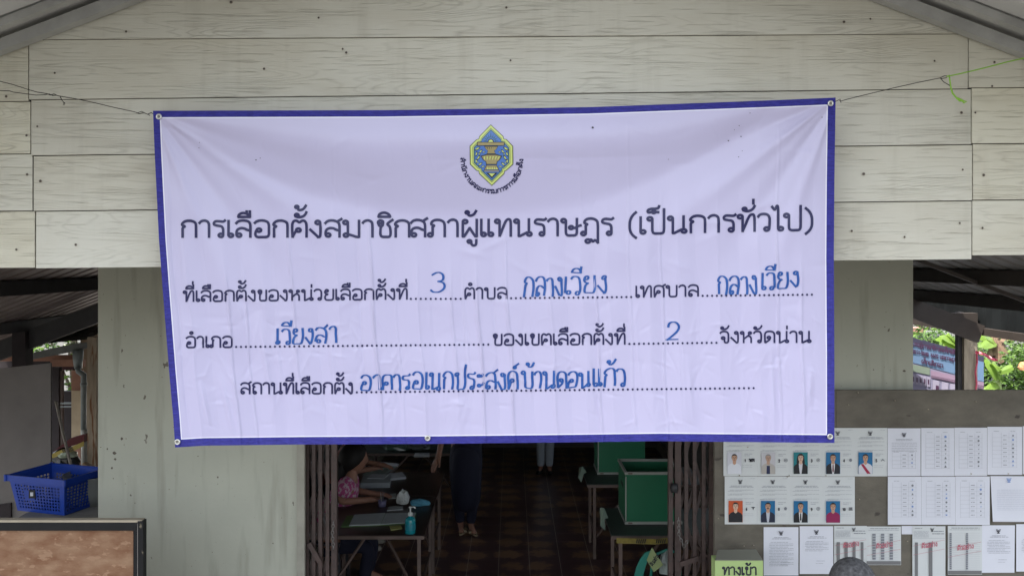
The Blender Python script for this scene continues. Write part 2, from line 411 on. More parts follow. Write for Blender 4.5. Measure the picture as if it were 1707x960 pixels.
# ------------------------------------------------------------------ materials
def siding_mat():
    m = bpy.data.materials.new('painted_fibre_board'); m.use_nodes = True; nt = m.node_tree; L = nt.links.new
    b = nt.nodes['Principled BSDF']; b.inputs['Roughness'].default_value = .62
    geo = nt.nodes.new('ShaderNodeTexCoord'); oi = nt.nodes.new('ShaderNodeObjectInfo')
    mul = nt.nodes.new('ShaderNodeMath'); mul.operation = 'MULTIPLY'; mul.inputs[1].default_value = 37
    L(oi.outputs['Random'], mul.inputs[0])
    add = nt.nodes.new('ShaderNodeVectorMath'); add.operation = 'ADD'
    L(geo.outputs['Object'], add.inputs[0]); L(mul.outputs[0], add.inputs[1])
    def mapn(scale):
        mp = nt.nodes.new('ShaderNodeMapping'); mp.inputs['Scale'].default_value = scale; L(add.outputs[0], mp.inputs[0]); return mp.outputs[0]
    def noise(sc, vec, det=4, rough=.5, dist=0):
        n = nt.nodes.new('ShaderNodeTexNoise'); n.inputs['Scale'].default_value = sc; n.inputs['Detail'].default_value = det
        n.inputs['Roughness'].default_value = rough; n.inputs['Distortion'].default_value = dist; L(vec, n.inputs['Vector']); return n.outputs[0]
    def mth(op, a, b_=None, c=None):
        n = nt.nodes.new('ShaderNodeMath'); n.operation = op
        for i, x in enumerate((a, b_, c)):
            if x is None: continue
            if isinstance(x, (int, float)): n.inputs[i].default_value = x
            else: L(x, n.inputs[i])
        return n.outputs[0]
    field = noise(1.0, mapn((.75, 1, 7.5)), 2.5, .42, .25)
    rings = mth('SINE', mth('MULTIPLY', field, 190))          # contour lines of a stretched field: grain with eyes and knots
    sharp = mth('POWER', mth('MULTIPLY_ADD', rings, .5, .5), 6)
    patch = noise(1, mapn((2.2, 1, 7)), 3)
    pm = nt.nodes.new('ShaderNodeMapRange'); pm.inputs[1].default_value = .42; pm.inputs[2].default_value = .68; L(patch, pm.inputs[0])
    groove = mth('MULTIPLY', sharp, pm.outputs[0])
    fine = noise(1, mapn((10, 1, 190)), 3, .6)
    crack = noise(1, mapn((4.2, 1, 150)), 2.5, .55, .35)
    cm = nt.nodes.new('ShaderNodeMapRange'); cm.inputs[1].default_value = .60; cm.inputs[2].default_value = .70; L(crack, cm.inputs[0])
    hgt = mth('SUBTRACT', mth('MULTIPLY', fine, .35), mth('ADD', mth('MULTIPLY', groove, .6), mth('MULTIPLY', cm.outputs[0], .9)))
    bp = nt.nodes.new('ShaderNodeBump'); bp.inputs['Strength'].default_value = .8; bp.inputs['Distance'].default_value = .0026
    L(hgt, bp.inputs['Height']); L(bp.outputs[0], b.inputs['Normal'])
    cr = nt.nodes.new('ShaderNodeValToRGB'); e = cr.color_ramp.elements
    e[0].position = 0; e[0].color = (.60, .585, .49, 1); e[1].position = 1; e[1].color = (.34, .32, .26, 1)
    L(mth('MULTIPLY', mth('MAXIMUM', mth('MULTIPLY', groove, .75), mth('MULTIPLY', cm.outputs[0], .55)), .55), cr.inputs[0])
    big = noise(1.2, mapn((1, 1, 2)), 5, .6)
    mx = nt.nodes.new('ShaderNodeMix'); mx.data_type = 'RGBA'; mx.blend_type = 'MULTIPLY'; mx.inputs[0].default_value = .8
    c2 = nt.nodes.new('ShaderNodeValToRGB'); c2.color_ramp.elements[0].color = (.86, .83, .78, 1); c2.color_ramp.elements[1].color = (1, 1, 1, 1)
    c2.color_ramp.elements[0].position = .3; c2.color_ramp.elements[1].position = .55
    L(big, c2.inputs[0]); L(cr.outputs[0], mx.inputs[6]); L(c2.outputs[0], mx.inputs[7])
    hs = nt.nodes.new('ShaderNodeHueSaturation'); L(mth('MULTIPLY_ADD', oi.outputs['Random'], .10, .95), hs.inputs['Value']); L(mth('MULTIPLY_ADD', oi.outputs['Random'], .25, .85), hs.inputs['Saturation'])
    st = noise(1, mapn((9, 1, .7)), 4, .6); sr = nt.nodes.new('ShaderNodeMapRange'); sr.inputs[1].default_value = .55; sr.inputs[2].default_value = .8; sr.inputs[4].default_value = .30; L(st, sr.inputs[0])
    m3 = nt.nodes.new('ShaderNodeMix'); m3.data_type = 'RGBA'; L(sr.outputs[0], m3.inputs[0]); L(mx.outputs[2], m3.inputs[6]); m3.inputs[7].default_value = (.30, .27, .20, 1)
    L(m3.outputs[2], hs.inputs['Color']); L(hs.outputs[0], b.inputs['Base Color'])
    return m
M = {}
M['siding'] = siding_mat()
M['nail'] = mat('rusty_nail_head', (.05, .04, .035), .6)
M['nailrim'] = mat('chipped_paint_rim', (.22, .19, .15), .8)
M['roofsheet'] = mat('pale_steel_roof_sheet', (.50, .50, .49), .45, var=.12, vscale=3, spec=.5)
M['rafter'] = mat('grey_painted_steel', (.34, .34, .325), .5, var=.2)
M['darksteel'] = mat('dark_primer_steel', (.035, .033, .035), .6, var=.3)
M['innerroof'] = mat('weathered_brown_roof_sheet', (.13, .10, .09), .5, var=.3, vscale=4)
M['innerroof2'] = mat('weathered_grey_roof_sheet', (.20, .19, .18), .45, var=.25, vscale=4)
def wall_mat():
    m = mat('pale_green_wall_paint', (.42, .43, .355), .7, var=.06, vscale=2, bump=.15, bscale=30)
    nt = m.node_tree; L = nt.links.new; b = nt.nodes['Principled BSDF']
    src = b.inputs['Base Color'].links[0].from_socket
    tc = nt.nodes.new('ShaderNodeTexCoord')
    last = src
    for sc, st, lo, hi, col, amt in ((1, (11, 11, 1.2), .54, .70, (.21, .20, .155), .45), (1, (70, 70, 60), .70, .72, (.14, .11, .09), .9), (1, (14, 14, 9), .69, .71, (.12, .10, .08), .9)):
        mp = nt.nodes.new('ShaderNodeMapping'); mp.inputs['Scale'].default_value = st; L(tc.outputs['Object'], mp.inputs[0])
        n = nt.nodes.new('ShaderNodeTexNoise'); n.inputs['Scale'].default_value = sc; n.inputs['Detail'].default_value = 4; L(mp.outputs[0], n.inputs['Vector'])
        mr = nt.nodes.new('ShaderNodeMapRange'); mr.inputs[1].default_value = lo; mr.inputs[2].default_value = hi; mr.inputs[4].default_value = amt; L(n.outputs[0], mr.inputs[0])
        mx = nt.nodes.new('ShaderNodeMix'); mx.data_type = 'RGBA'; L(mr.outputs[0], mx.inputs[0]); L(last, mx.inputs[6]); mx.inputs[7].default_value = (*col, 1); last = mx.outputs[2]
    L(last, b.inputs['Base Color'])
    return m
M['wall'] = wall_mat()
M['chip'] = mat('bare_dark_chip', (.13, .11, .09), .9, var=.4, vscale=60)
M['gate'] = mat('brown_gate_steel', (.058, .036, .031), .55, var=.35, vscale=12, bump=.3, bscale=60)
M['chain'] = mat('dull_chain_steel', (.25, .24, .23), .4, metal=.8)
M['plaster'] = mat('grey_brown_board', (.17, .155, .145), .8, var=.15, vscale=3)
M['concrete'] = mat('old_concrete', (.27, .26, .23), .85, var=.2, vscale=5, bump=.4, bscale=25)
M['ground'] = mat('darkened_asphalt_ground', (.07, .067, .06), .9, var=.15, vscale=.6, bump=.3, bscale=8)  # ground colour darkened to cut the light bounced up onto the walls
M['wood'] = mat('weathered_post_wood', (.32, .27, .20), .8, var=.35, vscale=4, stretch=(6, 6, .8), bump=.4, bscale=30)
M['rustwood'] = mat('rust_streaked_post', (.36, .29, .21), .8, var=.2, vscale=5, stretch=(8, 8, .9), spots=((.20, .09, .04), 3, .55))
M['redwood'] = mat('orange_brown_beam', (.30, .15, .10), .75, var=.25, vscale=6)
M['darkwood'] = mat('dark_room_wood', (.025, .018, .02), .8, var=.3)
M['pvc'] = mat('grey_pvc_pipe', (.20, .23, .23), .45, var=.15, vscale=10)
M['pvcpale'] = mat('pale_pvc_pipe', (.42, .42, .38), .5, var=.12, vscale=10)
M['blue'] = mat('blue_basket_plastic', (.008, .048, .34), .4, var=.1, spec=.5)
M['black'] = mat('black_steel_angle', (.010, .010, .011), .6, var=.3, spec=.25, spots=((.20, .17, .12), 14, .68))
M['blackm'] = mat('black_matt', (.012, .012, .014), .6)
M['ply'] = mat('stained_plywood', (.17, .07, .03), .75, vscale=6.5, stretch=(1, 1, 2.0), col2=(.32, .20, .12), bump=.3, bscale=60, spots=((.31, .185, .11), 20, .58))
M['plyedge'] = mat('pale_plywood_edge', (.38, .33, .25), .8, var=.15)
M['boardply'] = mat('grimy_notice_board_plywood', (.075, .066, .05), .7, vscale=2.6, stretch=(1, 1, 1.8), col2=(.175, .155, .12), bump=.2, bscale=60, spots=((.05, .04, .032), 9, .66))
M['paper'] = mat('white_office_paper', (.66, .67, .72), .8, var=.02, vscale=8, bump=.12, bscale=9)
M['paperw'] = mat('cream_white_candidate_paper', (.60, .62, .61), .75, var=.02, bump=.12, bscale=8)
M['inkgrey'] = mat('grey_print', (.36, .37, .40), .8)
M['inkmid'] = mat('mid_grey_print', (.20, .21, .23), .8)
M['inkdark'] = mat('black_print', (.03, .03, .04), .8)
M['inkblue'] = mat('faint_blue_print', (.20, .30, .55), .8)
M['inkred'] = mat('red_stamp_ink', (.50, .14, .18), .8)
M['skin'] = mat('warm_skin', (.30, .15, .10), .6, var=.1, vscale=15)
M['hair'] = mat('black_hair', (.012, .010, .010), .55)
M['steel'] = mat('eyelet_steel', (.62, .62, .58), .3, metal=.9)
M['wire'] = mat('black_binding_wire', (.02, .018, .016), .5, metal=.3)
M['rope'] = mat('lime_plastic_twine', (.30, .62, .06), .45, trans=.2)
def flat(name, rgb, rough=.75): return mat(name, srgb(*rgb), rough)

# ------------------------------------------------------------------ the ground and the floor of the hall
gnd = MB().box((-300, -300, -.35), (300, 300, -.06)).build('ground', M['ground'], origin=(0, 0, 0)); gnd['kind'] = 'structure'
YG, YB, YW = 3.62, 3.50, 5.70         # gable siding, banner, front wall
floor = MB().box((-4.6, 5.2, -.05), (4.6, 17.2, -.0005)).build('floor', mat('tile_mortar', (.55, .50, .44), .9), origin=(0, 5.2, -.0005)); floor['kind'] = 'structure'
def tile_mat():
    m = bpy.data.materials.new('dark_glazed_floor_tile'); m.use_nodes = True; nt = m.node_tree; L = nt.links.new
    b = nt.nodes['Principled BSDF']; b.inputs['Roughness'].default_value = .28; b.inputs['Specular IOR Level'].default_value = .35
    g = nt.nodes.new('ShaderNodeNewGeometry'); mp = nt.nodes.new('ShaderNodeMapping'); L(g.outputs['Position'], mp.inputs[0]); mp.inputs['Scale'].default_value = (1, 1, 0)
    v = nt.nodes.new('ShaderNodeTexVoronoi'); v.inputs['Scale'].default_value = 3.3; v.inputs['Randomness'].default_value = .35
    n = nt.nodes.new('ShaderNodeTexNoise'); n.inputs['Scale'].default_value = 16; n.inputs['Detail'].default_value = 4; L(mp.outputs[0], n.inputs['Vector'])
    mx = nt.nodes.new('ShaderNodeMix'); mx.data_type = 'VECTOR'; mx.inputs[0].default_value = .17; L(mp.outputs[0], mx.inputs[4]); L(n.outputs['Color'], mx.inputs[5]); L(mx.outputs[1], v.inputs['Vector'])
    cr = nt.nodes.new('ShaderNodeValToRGB'); e = cr.color_ramp.elements
    e[0].position = .30; e[0].color = (.24, .14, .08, 1); e[1].position = .42; e[1].color = (.085, .045, .045, 1)
    L(v.outputs['Distance'], cr.inputs[0]); L(cr.outputs[0], b.inputs['Base Color'])
    return m
tm = MB().box((-.148, -.148, 0), (.148, .148, .008)).build('tile', tile_mat(), floor, origin=(-1.4, 8.2, -.005)) if False else None
TM = tile_mat()
proto = MB().box((-.1475, 8.15-.1475, -.006), (.1475, 8.15+.1475, .0015)).build('tile', TM, floor, origin=(0, 8.15, -.006))
cnt = 0
for j in range(21):
    for i in range(-6, 8):
        if i == 0 and j == 0: continue
        x = i*.3+.02; y = 8.15 + j*.3
        px = HX + x/y*F
        if not (480 < px < 1180): continue
        copyobj(proto, floor, (x, y, -.006)); cnt += 1
proto.location.x += .02

# ------------------------------------------------------------------ the gable wall of lapped boards
def clip(poly, a, b, c):       # keep a*x+b*y+c >= 0
    out = []
    for i in range(len(poly)):
        p, q = poly[i], poly[(i+1) % len(poly)]
        dp = a*p[0]+b*p[1]+c; dq = a*q[0]+b*q[1]+c
        if dp >= 0: out.append(p)
        if (dp >= 0) != (dq >= 0):
            t = dp/(dp-dq); out.append((p[0]+(q[0]-p[0])*t, p[1]+(q[1]-p[1])*t))
    return out
gable = thing('gable_wall', 'cream painted gable of lapped wood grain siding boards under the pitched roof', 'gable wall', P(847, 440, YG))
def board(poly, k=0):
    poly = clip(poly, .381, 1, -72); poly = clip(poly, -.383, 1, 575)
    if len(poly) < 3: return
    ys = [p[1] for p in poly]; yb = max(ys); 
    def dep(y, extra=0): return YG - .012 + (yb-y)/93.0*.010 + k*.0015 + extra
    front = [P(x, y, dep(y)) for x, y in poly]; back = [(p[0], p[1]+.008, p[2]) for p in front]
    n = len(poly); mb = MB(); mb.add(front+back, [tuple(range(n-1, -1, -1)), tuple(range(n, 2*n))] + [(i, (i+1) % n, (i+1) % n+n, i+n) for i in range(n)])
    return mb.build('siding_board', M['siding'], gable)
# joints: centre boards (left joint x, right joint x, bottom left y, bottom right y)
LAP = -1.7  # rows kept apart; dark backing shows through as the lap shadow lines
rows = [(-700, 2400, -210, -218), (-700, 2400, -118, -126), (-700, 2400, -26, -34), (-700, 2400, 66, 56), (48, 1614, 166, 147.5), (51.5, 1619, 259, 240.5), (55.5, 1621, 351.5, 334), (59.5, 1620, 447, 432)]
pts_prev = None
for i, (xl, xr, yl, yr) in enumerate(rows):
    tl, tr = (rows[i-1][2], rows[i-1][3]) if i else (yl-92, yr-92)
    f = lambda x, a, b: a + (b-a)*(x-48)/(1614-48)
    if i < 4: board([(xl, f(xl,tl,tr)-LAP), (xr, f(xr,tl,tr)-LAP), (xr, f(xr,yl,yr)), (xl, f(xl,yl,yr))])
    else:
        board([(xl+.7, tl-LAP), (xr-.7, tr-LAP), (xr-.7, yr), (xl+.7, yl)])
# short boards beyond the joints
for (t, b_, x) in ((-30, 168.5, 48), (168.5, 256, 51.5), (256, 351, 55), (351, 446, 59)):
    board([(-500, t-LAP+4 if t > 0 else t), (x-1.2, t-LAP), (x-1.2, b_), (-500, b_+4)], .4)
for (t, b_, x) in ((-30, 146, 1614), (146, 239, 1619), (239, 333, 1621), (333, 425.5, 1620)):
    board([(x+1.2, t-LAP), (2250, t-LAP-2), (2250, b_-3), (x+1.2, b_)], .4)
MB().poly([P(-600, 430, YG+.03), P(2300, 420, YG+.03), P(2300, -10, YG+.03), P(847, -250, YG+.03), P(-600, -10, YG+.03)]).build('backing_panel', M['darksteel'], gable)
nails = [(385,4),(210,53),(91,122),(10,161),(62,211),(44,226),(844,13),(851,101),(440,115),(571,82),(577,88),(1451,32),(1558,102),(1658,104),(1603,188),(1626,188),(1654,144),(45,291),(67,302),(126,408),(27,416),(1440,290),(1605,283),(1640,292),(1420,385),(1508,395),(1600,372),(1638,380),(1407,37),(531,30)]
np_ = MB(); np_.cur = 0
Yn = YG-.0135
np_.add([(0,Yn,0)]+[(.0042*math.cos(a*math.pi/5), Yn, .0042*math.sin(a*math.pi/5)) for a in range(10)], [(0, i+1, (i+1) % 10+1) for i in range(10)])
np_.cur = 1
np_.add([(r*math.cos(a*math.pi/5), Yn+.0012*(r > .006), r*math.sin(a*math.pi/5)) for r in (.0042, .0068) for a in range(10)], [(i, (i+1) % 10, (i+1) % 10+10, i+10) for i in range(10)])
x, _, z = P(*nails[0], Yn)
nl = np_.build('nail_head', [M['nail'], M['nailrim']], gable, origin=(0, Yn, 0))
for i, (a, b_) in enumerate(nails):
    q = P(a, b_, Yn)
    if i == 0: nl.location = tuple(q[k]-WL[gable.name][k] for k in range(3)); WL[nl.name] = q
    else: copyobj(nl, gable, q).scale = (random.uniform(.62, .95),)*3

# ------------------------------------------------------------------ the roof over the gable, seen from below
AX, AZ = P(847, -243, YG)[0], P(847, -243, YG)[2]      # ridge
SLP = .382
def roofz(x, lift=0): return AZ - SLP*abs(x-AX) + lift
roof = thing('gable_roof', 'pale corrugated metal roof overhang with grey steel edge rafters above the gable', 'roof', (AX, 2.4, AZ))
def corr_sheet(mb, x0, x1, y0, y1, zf, pitch=.19, th=.004):
    """trapezoid ribs running down the slope, repeated along Y"""
    prof = []; y = y0
    while y < y1:
        prof += [(y, 0), (y+pitch*.62, 0), (y+pitch*.70, .03), (y+pitch*.92, .03)]; y += pitch
    prof.append((y1, 0))
    n = len(prof)
    vs = [(x, yy, zf(x)+h) for x in (x0, x1) for yy, h in prof]
    vs += [(x, yy, zf(x)+h+th) for x in (x0, x1) for yy, h in prof]
    fs = [(i, i+1, n+i+1, n+i) for i in range(n-1)] + [(2*n+i, 3*n+i, 3*n+i+1, 2*n+i+1) for i in range(n-1)]
    mb.add(vs, fs)
for sx in (-1, 1):
    mb = MB(); corr_sheet(mb, AX, AX+sx*3.6, 2.35, 3.85, lambda x: roofz(x, .03)); mb.build('roof_sheet', M['roofsheet'], roof)
    for yy, wd, hh, off in ((YG-.05, .05, .045, -.020), (YG-.17, .04, .03, .012), (2.5, .05, .10, -.035)):
        mb = MB(); mb.beam((AX, yy, roofz(AX)+off), (AX+sx*3.6, yy, roofz(AX+3.6)+off), wd, hh, up=(0, 0, 1)); mb.build('rafter', M['rafter'], roof)
    mb = MB().beam((AX+sx*2.9, 2.36, roofz(AX+2.9)-.03), (AX+sx*2.9, YG-.1, roofz(AX+2.9)-.03), .05, .06); mb.build('purlin', M['rafter'], roof)
ridge = MB().prism([(AX-.25, 2.33, roofz(AX-.25, .07)), (AX, 2.33, AZ+.09), (AX+.25, 2.33, roofz(AX+.25, .07)), (AX, 2.33, AZ+.075)], (0, 1.54, 0)).build('ridge_cap', M['roofsheet'], roof)

# ------------------------------------------------------------------ front wall of the hall, with the door opening
WT = 3.35
hall = thing('hall_building', 'pale green walled hall with a wide open doorway and dark interior', 'building', (0, YW, 0))
def wallbox(x0, x1, y0, y1, z0, z1, name='wall_panel', m=None): return MB().box((x0, y0, z0), (x1, y1, z1)).build(name, m or M['wall'], hall)
xl0, xl1 = P(163.5, 0, YW)[0], P(500, 0, YW)[0]
xr0, xr1 = P(1191, 0, YW)[0], P(1522, 0, YW)[0]
wallbox(xl0, xl1, YW, YW+.12, -.06, WT)
wallbox(xr0, xr1, YW, YW+.12, -.06, WT)
wallbox(xl1, xr0, YW+.002, YW+.12, 2.35, WT-.002, 'door_lintel')
# side walls run back from the front corners
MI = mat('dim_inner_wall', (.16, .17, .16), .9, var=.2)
for xa_, xb_ in ((xl0+.001, xl0+.11), (xr1-.11, xr1-.001)):      # side walls with two unseen window bays each, added to light the room
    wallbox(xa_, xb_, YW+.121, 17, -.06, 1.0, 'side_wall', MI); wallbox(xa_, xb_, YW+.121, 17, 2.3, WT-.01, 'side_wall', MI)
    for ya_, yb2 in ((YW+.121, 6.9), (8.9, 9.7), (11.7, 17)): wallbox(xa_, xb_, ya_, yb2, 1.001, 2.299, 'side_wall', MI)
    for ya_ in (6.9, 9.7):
        for e_, f_, g_ in ((.001, .05, .01), (1.95, 1.999, .01), (.96, 1.0, -.02)): MB().box((xa_-g_, ya_+e_, 1.002), (xb_+g_, ya_+f_, 2.298)).build('added_window_post', M['darkwood'], hall)
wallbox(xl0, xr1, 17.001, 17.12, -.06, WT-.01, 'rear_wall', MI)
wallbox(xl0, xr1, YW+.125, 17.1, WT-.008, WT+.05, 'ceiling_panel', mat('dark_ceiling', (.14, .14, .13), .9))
MB().box((-3.35, YG+.04, 3.10), (3.35, YW-.003, 3.15)).build('porch_ceiling', mat('darkened_porch_soffit', (.02, .018, .016), .85), hall)  # soffit colour blackened to keep bounce light off the wall top
# ceiling strip closing the gap between the gable and the ceiling over the whole front
MB().beam((xl1+.012, YW-.02, -.05), (xl1+.012, YW-.02, 2.36), .03, .05).build('door_jamb', mat('pale_jamb', (.30, .29, .24), .6, var=.2), hall)

mr_ = thing('hall_roof', 'unseen long grey metal roof over the hall behind the gable, widened for shade', 'roof', (AX, 5, AZ))  # unseen; put in with wide eaves to shade the left side
for sx in (-1, 1):
    MB().prism([(AX, 3.86, roofz(AX, .02)), (AX+sx*4.1, 3.86, roofz(AX+4.1, .02)), (AX+sx*4.1, 3.86, roofz(AX+4.1, .05)), (AX, 3.86, roofz(AX, .05))], (0, 13.6, 0)).build('roof_sheet', M['roofsheet'], mr_)

rs_ = random.Random(6)
for (a_, b_, r_) in ((203,731,3.4),(207,741,1.2),(179,748,2.4),(191,755,4.6),(192,765,3.4),(187,780,2.6),(168,745,1.3),(189,797,1.5),(218,825,2.2),(225,838,1.3),(209,806,1.0),(363,795,2.2),(363,806,1.2),(1456,616,1.8),(1507,618,3.4),(1477,520,1.2),(1475,545,1.4),(1482,437,1.0),(1420,470,.9),(268,560,1.0),(330,760,1.3),(455,905,2.2),(440,770,1.1),(238,905,1.6)):
    q = [(a_+r_*rs_.uniform(.5, 1.1)*math.cos(k*.9), b_+r_*rs_.uniform(.5, 1.2)*math.sin(k*.9)) for k in range(7)]; q = [(a_+(x_-a_)*.78, b_+(y_-b_)*.78) for x_, y_ in q]
    MB().prism([P(x_, y_, YW-.0005) for x_, y_ in q], (0, -.001, 0)).build('paint_chip', M['chip'], hall)

# ------------------------------------------------------------------ folding gates
def gate(name, label, xs, wide, flip):
    t = thing(name, label, 'folding gate', (P(xs[0][0], 0, YW)[0], YW+.03, 0))
    Yg = YW+.05
    cen = []
    for (a, b_), dz in zip(xs, wide):
        x0, x1 = P(a, 0, Yg)[0], P(b_, 0, Yg)[0]
        cen.append((x0+x1)/2)
        MB().box((x0, Yg-.018-dz, .02), (x1, Yg-.010+dz, 2.34)).build('gate_bar', M['gate'], t)
        # rivets
        rv = MB()
        for z in (.5, .8, 1.05, 1.35, 1.62, 1.9): rv.tube([((x0+x1)/2, Yg-.020-dz, z), ((x0+x1)/2, Yg-.024-dz, z)], .004, 6)
        rv.build('rivet', M['darksteel'], t)
    P_ = .40
    for k in range(len(cen)-1):
        x0, x1 = cen[k], cen[k+1]
        z = .1 + (0 if k % 2 == 0 else P_/2)*0
        while z + P_ < 2.3:
            a = (x0, Yg+.012, z); b_ = (x1, Yg+.012, z+P_/2); c = (x0, Yg+.017, z+P_)
            MB().beam(a, b_, .004, .020, up=(1, 0, 0)).build('lattice_strip', M['gate'], t)
            MB().beam((x1, Yg+.018, z+P_/2), (x0, Yg+.018, z+P_), .004, .020, up=(1, 0, 0)).build('lattice_strip', M['gate'], t)
            z += P_
    return t
gl = gate('folding_gate', 'brown steel folding gate pushed back at the left side of the doorway', [(504,507),(510,516),(521,527),(532,538),(544,550),(554,563)], [.008,.004,.004,.004,.004,.016], 0)
gr = gate('folding_gate', 'brown steel folding gate with padlock chain pushed back at the right side of the doorway', [(1113,1120),(1124,1134),(1140,1146),(1154,1160),(1169,1175),(1181,1188)], [.016,.010,.004,.004,.004,.006], 1)
def chain(t, pts, r=.004):
    mb = MB(); L = 0
    for a, b_ in zip(pts[:-1], pts[1:]):
        a, b_ = Vector(a), Vector(b_); n = max(1, int((b_-a).length/.017)); d = (b_-a).normalized()
        s = d.cross(Vector((0, 1, 0))).normalized() if abs(d.y) < .9 else Vector((1, 0, 0)); u = d.cross(s)
        for i in range(n):
            c = a + (b_-a)*((i+.5)/n); q = s if i % 2 else u
            mb.tube([c + d*(.013*math.cos(k*math.pi/4)) + q*(.008*math.sin(k*math.pi/4)) for k in range(8)], .0026, 5, close=True)
    return mb.build('chain', M['chain'], t, smooth=True)
chain(gr, [P(1131,862,YW-.02), P(1132,892,YW-.02), P(1141,912,YW-.02), P(1146,900,YW-.02)])
chain(gl, [P(556,868,YW-.02), P(554,890,YW-.02), P(556,914,YW-.02)])
MB().lathe(P(1124, 813, YW-.03), [(.004,-.03),(.022,-.026),(.026,0),(.022,.026),(.004,.03)], 14).build('padlock', M['blackm'], gr, smooth=True)
MB().beam(P(515,905,YW+.0), P(533,936,YW+.0), .012, .03).build('latch_bar', M['gate'], gl)
MB().beam(P(1134,940,YW+.0), P(1164,930,YW+.0), .012, .03).build('latch_bar', M['gate'], gr)

# ------------------------------------------------------------------ the election banner
def interp(tab, x): return float(np.interp(x, [a for a, _ in tab], [b for _, b in tab]))
TOP = [(255,185),(400,184.6),(640,184),(850,181),(980,179),(1184,171.5),(1300,167),(1393,163)]
BOT = [(292,745.5),(340,742.5),(500,740.5),(713,739.5),(900,737.5),(1100,735),(1250,736.5),(1391,738)]
LEF = [(185,255),(260,258),(400,265),(480,271),(620,282),(700,289),(745.5,292)]
RIG = [(163,1393),(300,1391),(430,1390),(600,1391),(738,1391)]
NU, NV = 620, 310
us = np.linspace(0, 1, NU+1); vs_ = np.linspace(0, 1, NV+1)
U, V = np.meshgrid(us, vs_)                       # V=0 top
tx = 255+(1393-255)*us; ty = np.interp(tx, *zip(*TOP))
bx = 292+(1391-292)*us; by = np.interp(bx, *zip(*BOT))
ly = 185+(745.5-185)*vs_; lx = np.interp(ly, *zip(*LEF))
ry = 163+(738-163)*vs_; rx = np.interp(ry, *zip(*RIG))
def coons(t, b, l, r, c00, c10, c01, c11):
    return (1-V)*t[None,:] + V*b[None,:] + (1-U)*l[:,None] + U*r[:,None] - ((1-U)*(1-V)*c00 + U*(1-V)*c10 + (1-U)*V*c01 + U*V*c11)
PX = coons(tx, bx, lx, rx, 255, 1393, 292, 1391); PY = coons(ty, by, ly, ry, 185, 163, 745.5, 738)
sm = lambda a, b, x: np.clip((x-a)/(b-a), 0, 1)**2*(3-2*np.clip((x-a)/(b-a), 0, 1))
# sag: below the taut corner-to-corner line the sheet swings out, then hangs plumb
catA = .02 + 1.22*U*(1-U)                          # lower limit of the swag (v)
catA = np.maximum(catA - .10*sm(.5, 1, U), .01)
D = np.zeros_like(U)
ts = np.linspace(0, 2, 400); slope = -.30 + 1.5*np.clip((ts-.22)/.34, 0, 1); slope = np.where(ts > .9, slope*(1-sm(.90, 1.10, ts)), slope)
prof = np.concatenate([[0], np.cumsum((slope[1:]+slope[:-1])/2*(ts[1]-ts[0]))])
lean = np.interp(V/np.maximum(catA*(1+.05*np.sin(U*9)), .05), ts, prof)
D += .30*lean*catA*(1+.25*np.sin(U*5+1))             # towards the viewer going down
D += -.010*np.sin(np.clip((V-.03)/.12, 0, 1)*math.pi)*sm(.28, .5, U)*sm(.85, .6, U)*1.0
# folds raying out of the two top corners
for cu, cv, sg in ((0, 0, 1), (1, 0, -1)):
    du = (U-cu)*sg*2.05; dv = V-cv; rr = np.hypot(du, dv)+1e-6; an = np.arctan2(dv, du)
    for a0, wd, am in ((.35, .10, .007), (.62, .08, -.008), (.95, .09, .007), (1.22, .07, -.006)):
        D += am*np.exp(-((an-a0)/wd)**2)*sm(0, .15, rr)*sm(1.0, .3, rr)
# accordion creases: panels between vertical fold lines tilt by turns
cx = [0]; 
while cx[-1] < 1: cx.append(cx[-1] + rng.uniform(.018, .036))
cx = np.array(cx); zz = np.array([(i % 2)*rng.uniform(.6, 1.0) for i in range(len(cx))])
shift = .0022*np.sin(V*4)+.0012*np.sin(V*17+U*9)
fade = .10 + .90*sm(.28, .62, V + .22*np.abs(U-.5)*2 - .05)
fade = fade*(1-.25*sm(.85, 1, V))
zig = np.interp(U+shift*(U > .03)*(U < .97), cx, zz)
D += .012*(zig-.5)*fade
for c in cx[1:-1]:                                 # a hard little ridge on each fold
    am = rng.uniform(-.003, .0075)
    v0, v1 = sorted(rng.uniform(0, 1.1, 2)); v0 = min(v0, .5)
    wv = sm(v0-.05, v0+.05, V)*sm(v1+.35, v1+.2, V)
    D -= am*np.exp(-((U+shift-c)/.0014)**2)*wv*(.25+.75*fade)
# soft billows
def bil(n, su, sv, amp, vlo, vhi):
    global D
    for _ in range(n):
        c, v = rng.uniform(0, 1), rng.uniform(vlo, vhi); a = rng.uniform(-.6, .6)
        du = (U-c)*2.05; dv = V-v; p = du*math.cos(a)+dv*math.sin(a); q = -du*math.sin(a)+dv*math.cos(a)
        m = (abs(du) < 3*max(su, sv)) & (abs(dv) < 3*max(su, sv))
        D[m] += (rng.choice([-1, 1])*amp*rng.uniform(.5, 1)*np.exp(-(p[m]/su)**2-(q[m]/sv)**2))
bil(26, .10, .05, .0045, .0, 1)
bil(60, .045, .010, .0016, .05, 1.0)
bil(150, .005, .040, .0018, .62, .98)              # short crumples low down
bil(120, .022, .005, .0016, .62, .95)
bil(60, .004, .03, .0006, .05, .5)
for c, v0, ln, sl_, am in ((.045,.80,.16,.25,.004),(.075,.78,.20,.3,.004),(.14,.60,.30,.16,.004),(.16,.66,.25,.22,.0035),(.245,.55,.42,.02,.003),(.41,.72,.2,.1,.002),(.63,.72,.22,.16,.003),(.70,.60,.3,.12,.0025),(.78,.74,.2,.12,.003),(.905,.70,.30,.06,.004),(.86,.74,.2,.12,.0022),(.965,.78,.12,-.1,.003)):
    t = np.clip((V-v0)/ln, 0, 1); cl = c + sl_*(V-v0)*.25; m = np.sin(t*math.pi)
    D -= am*1.3*m*np.exp(-((U-cl)/.0035)**2)
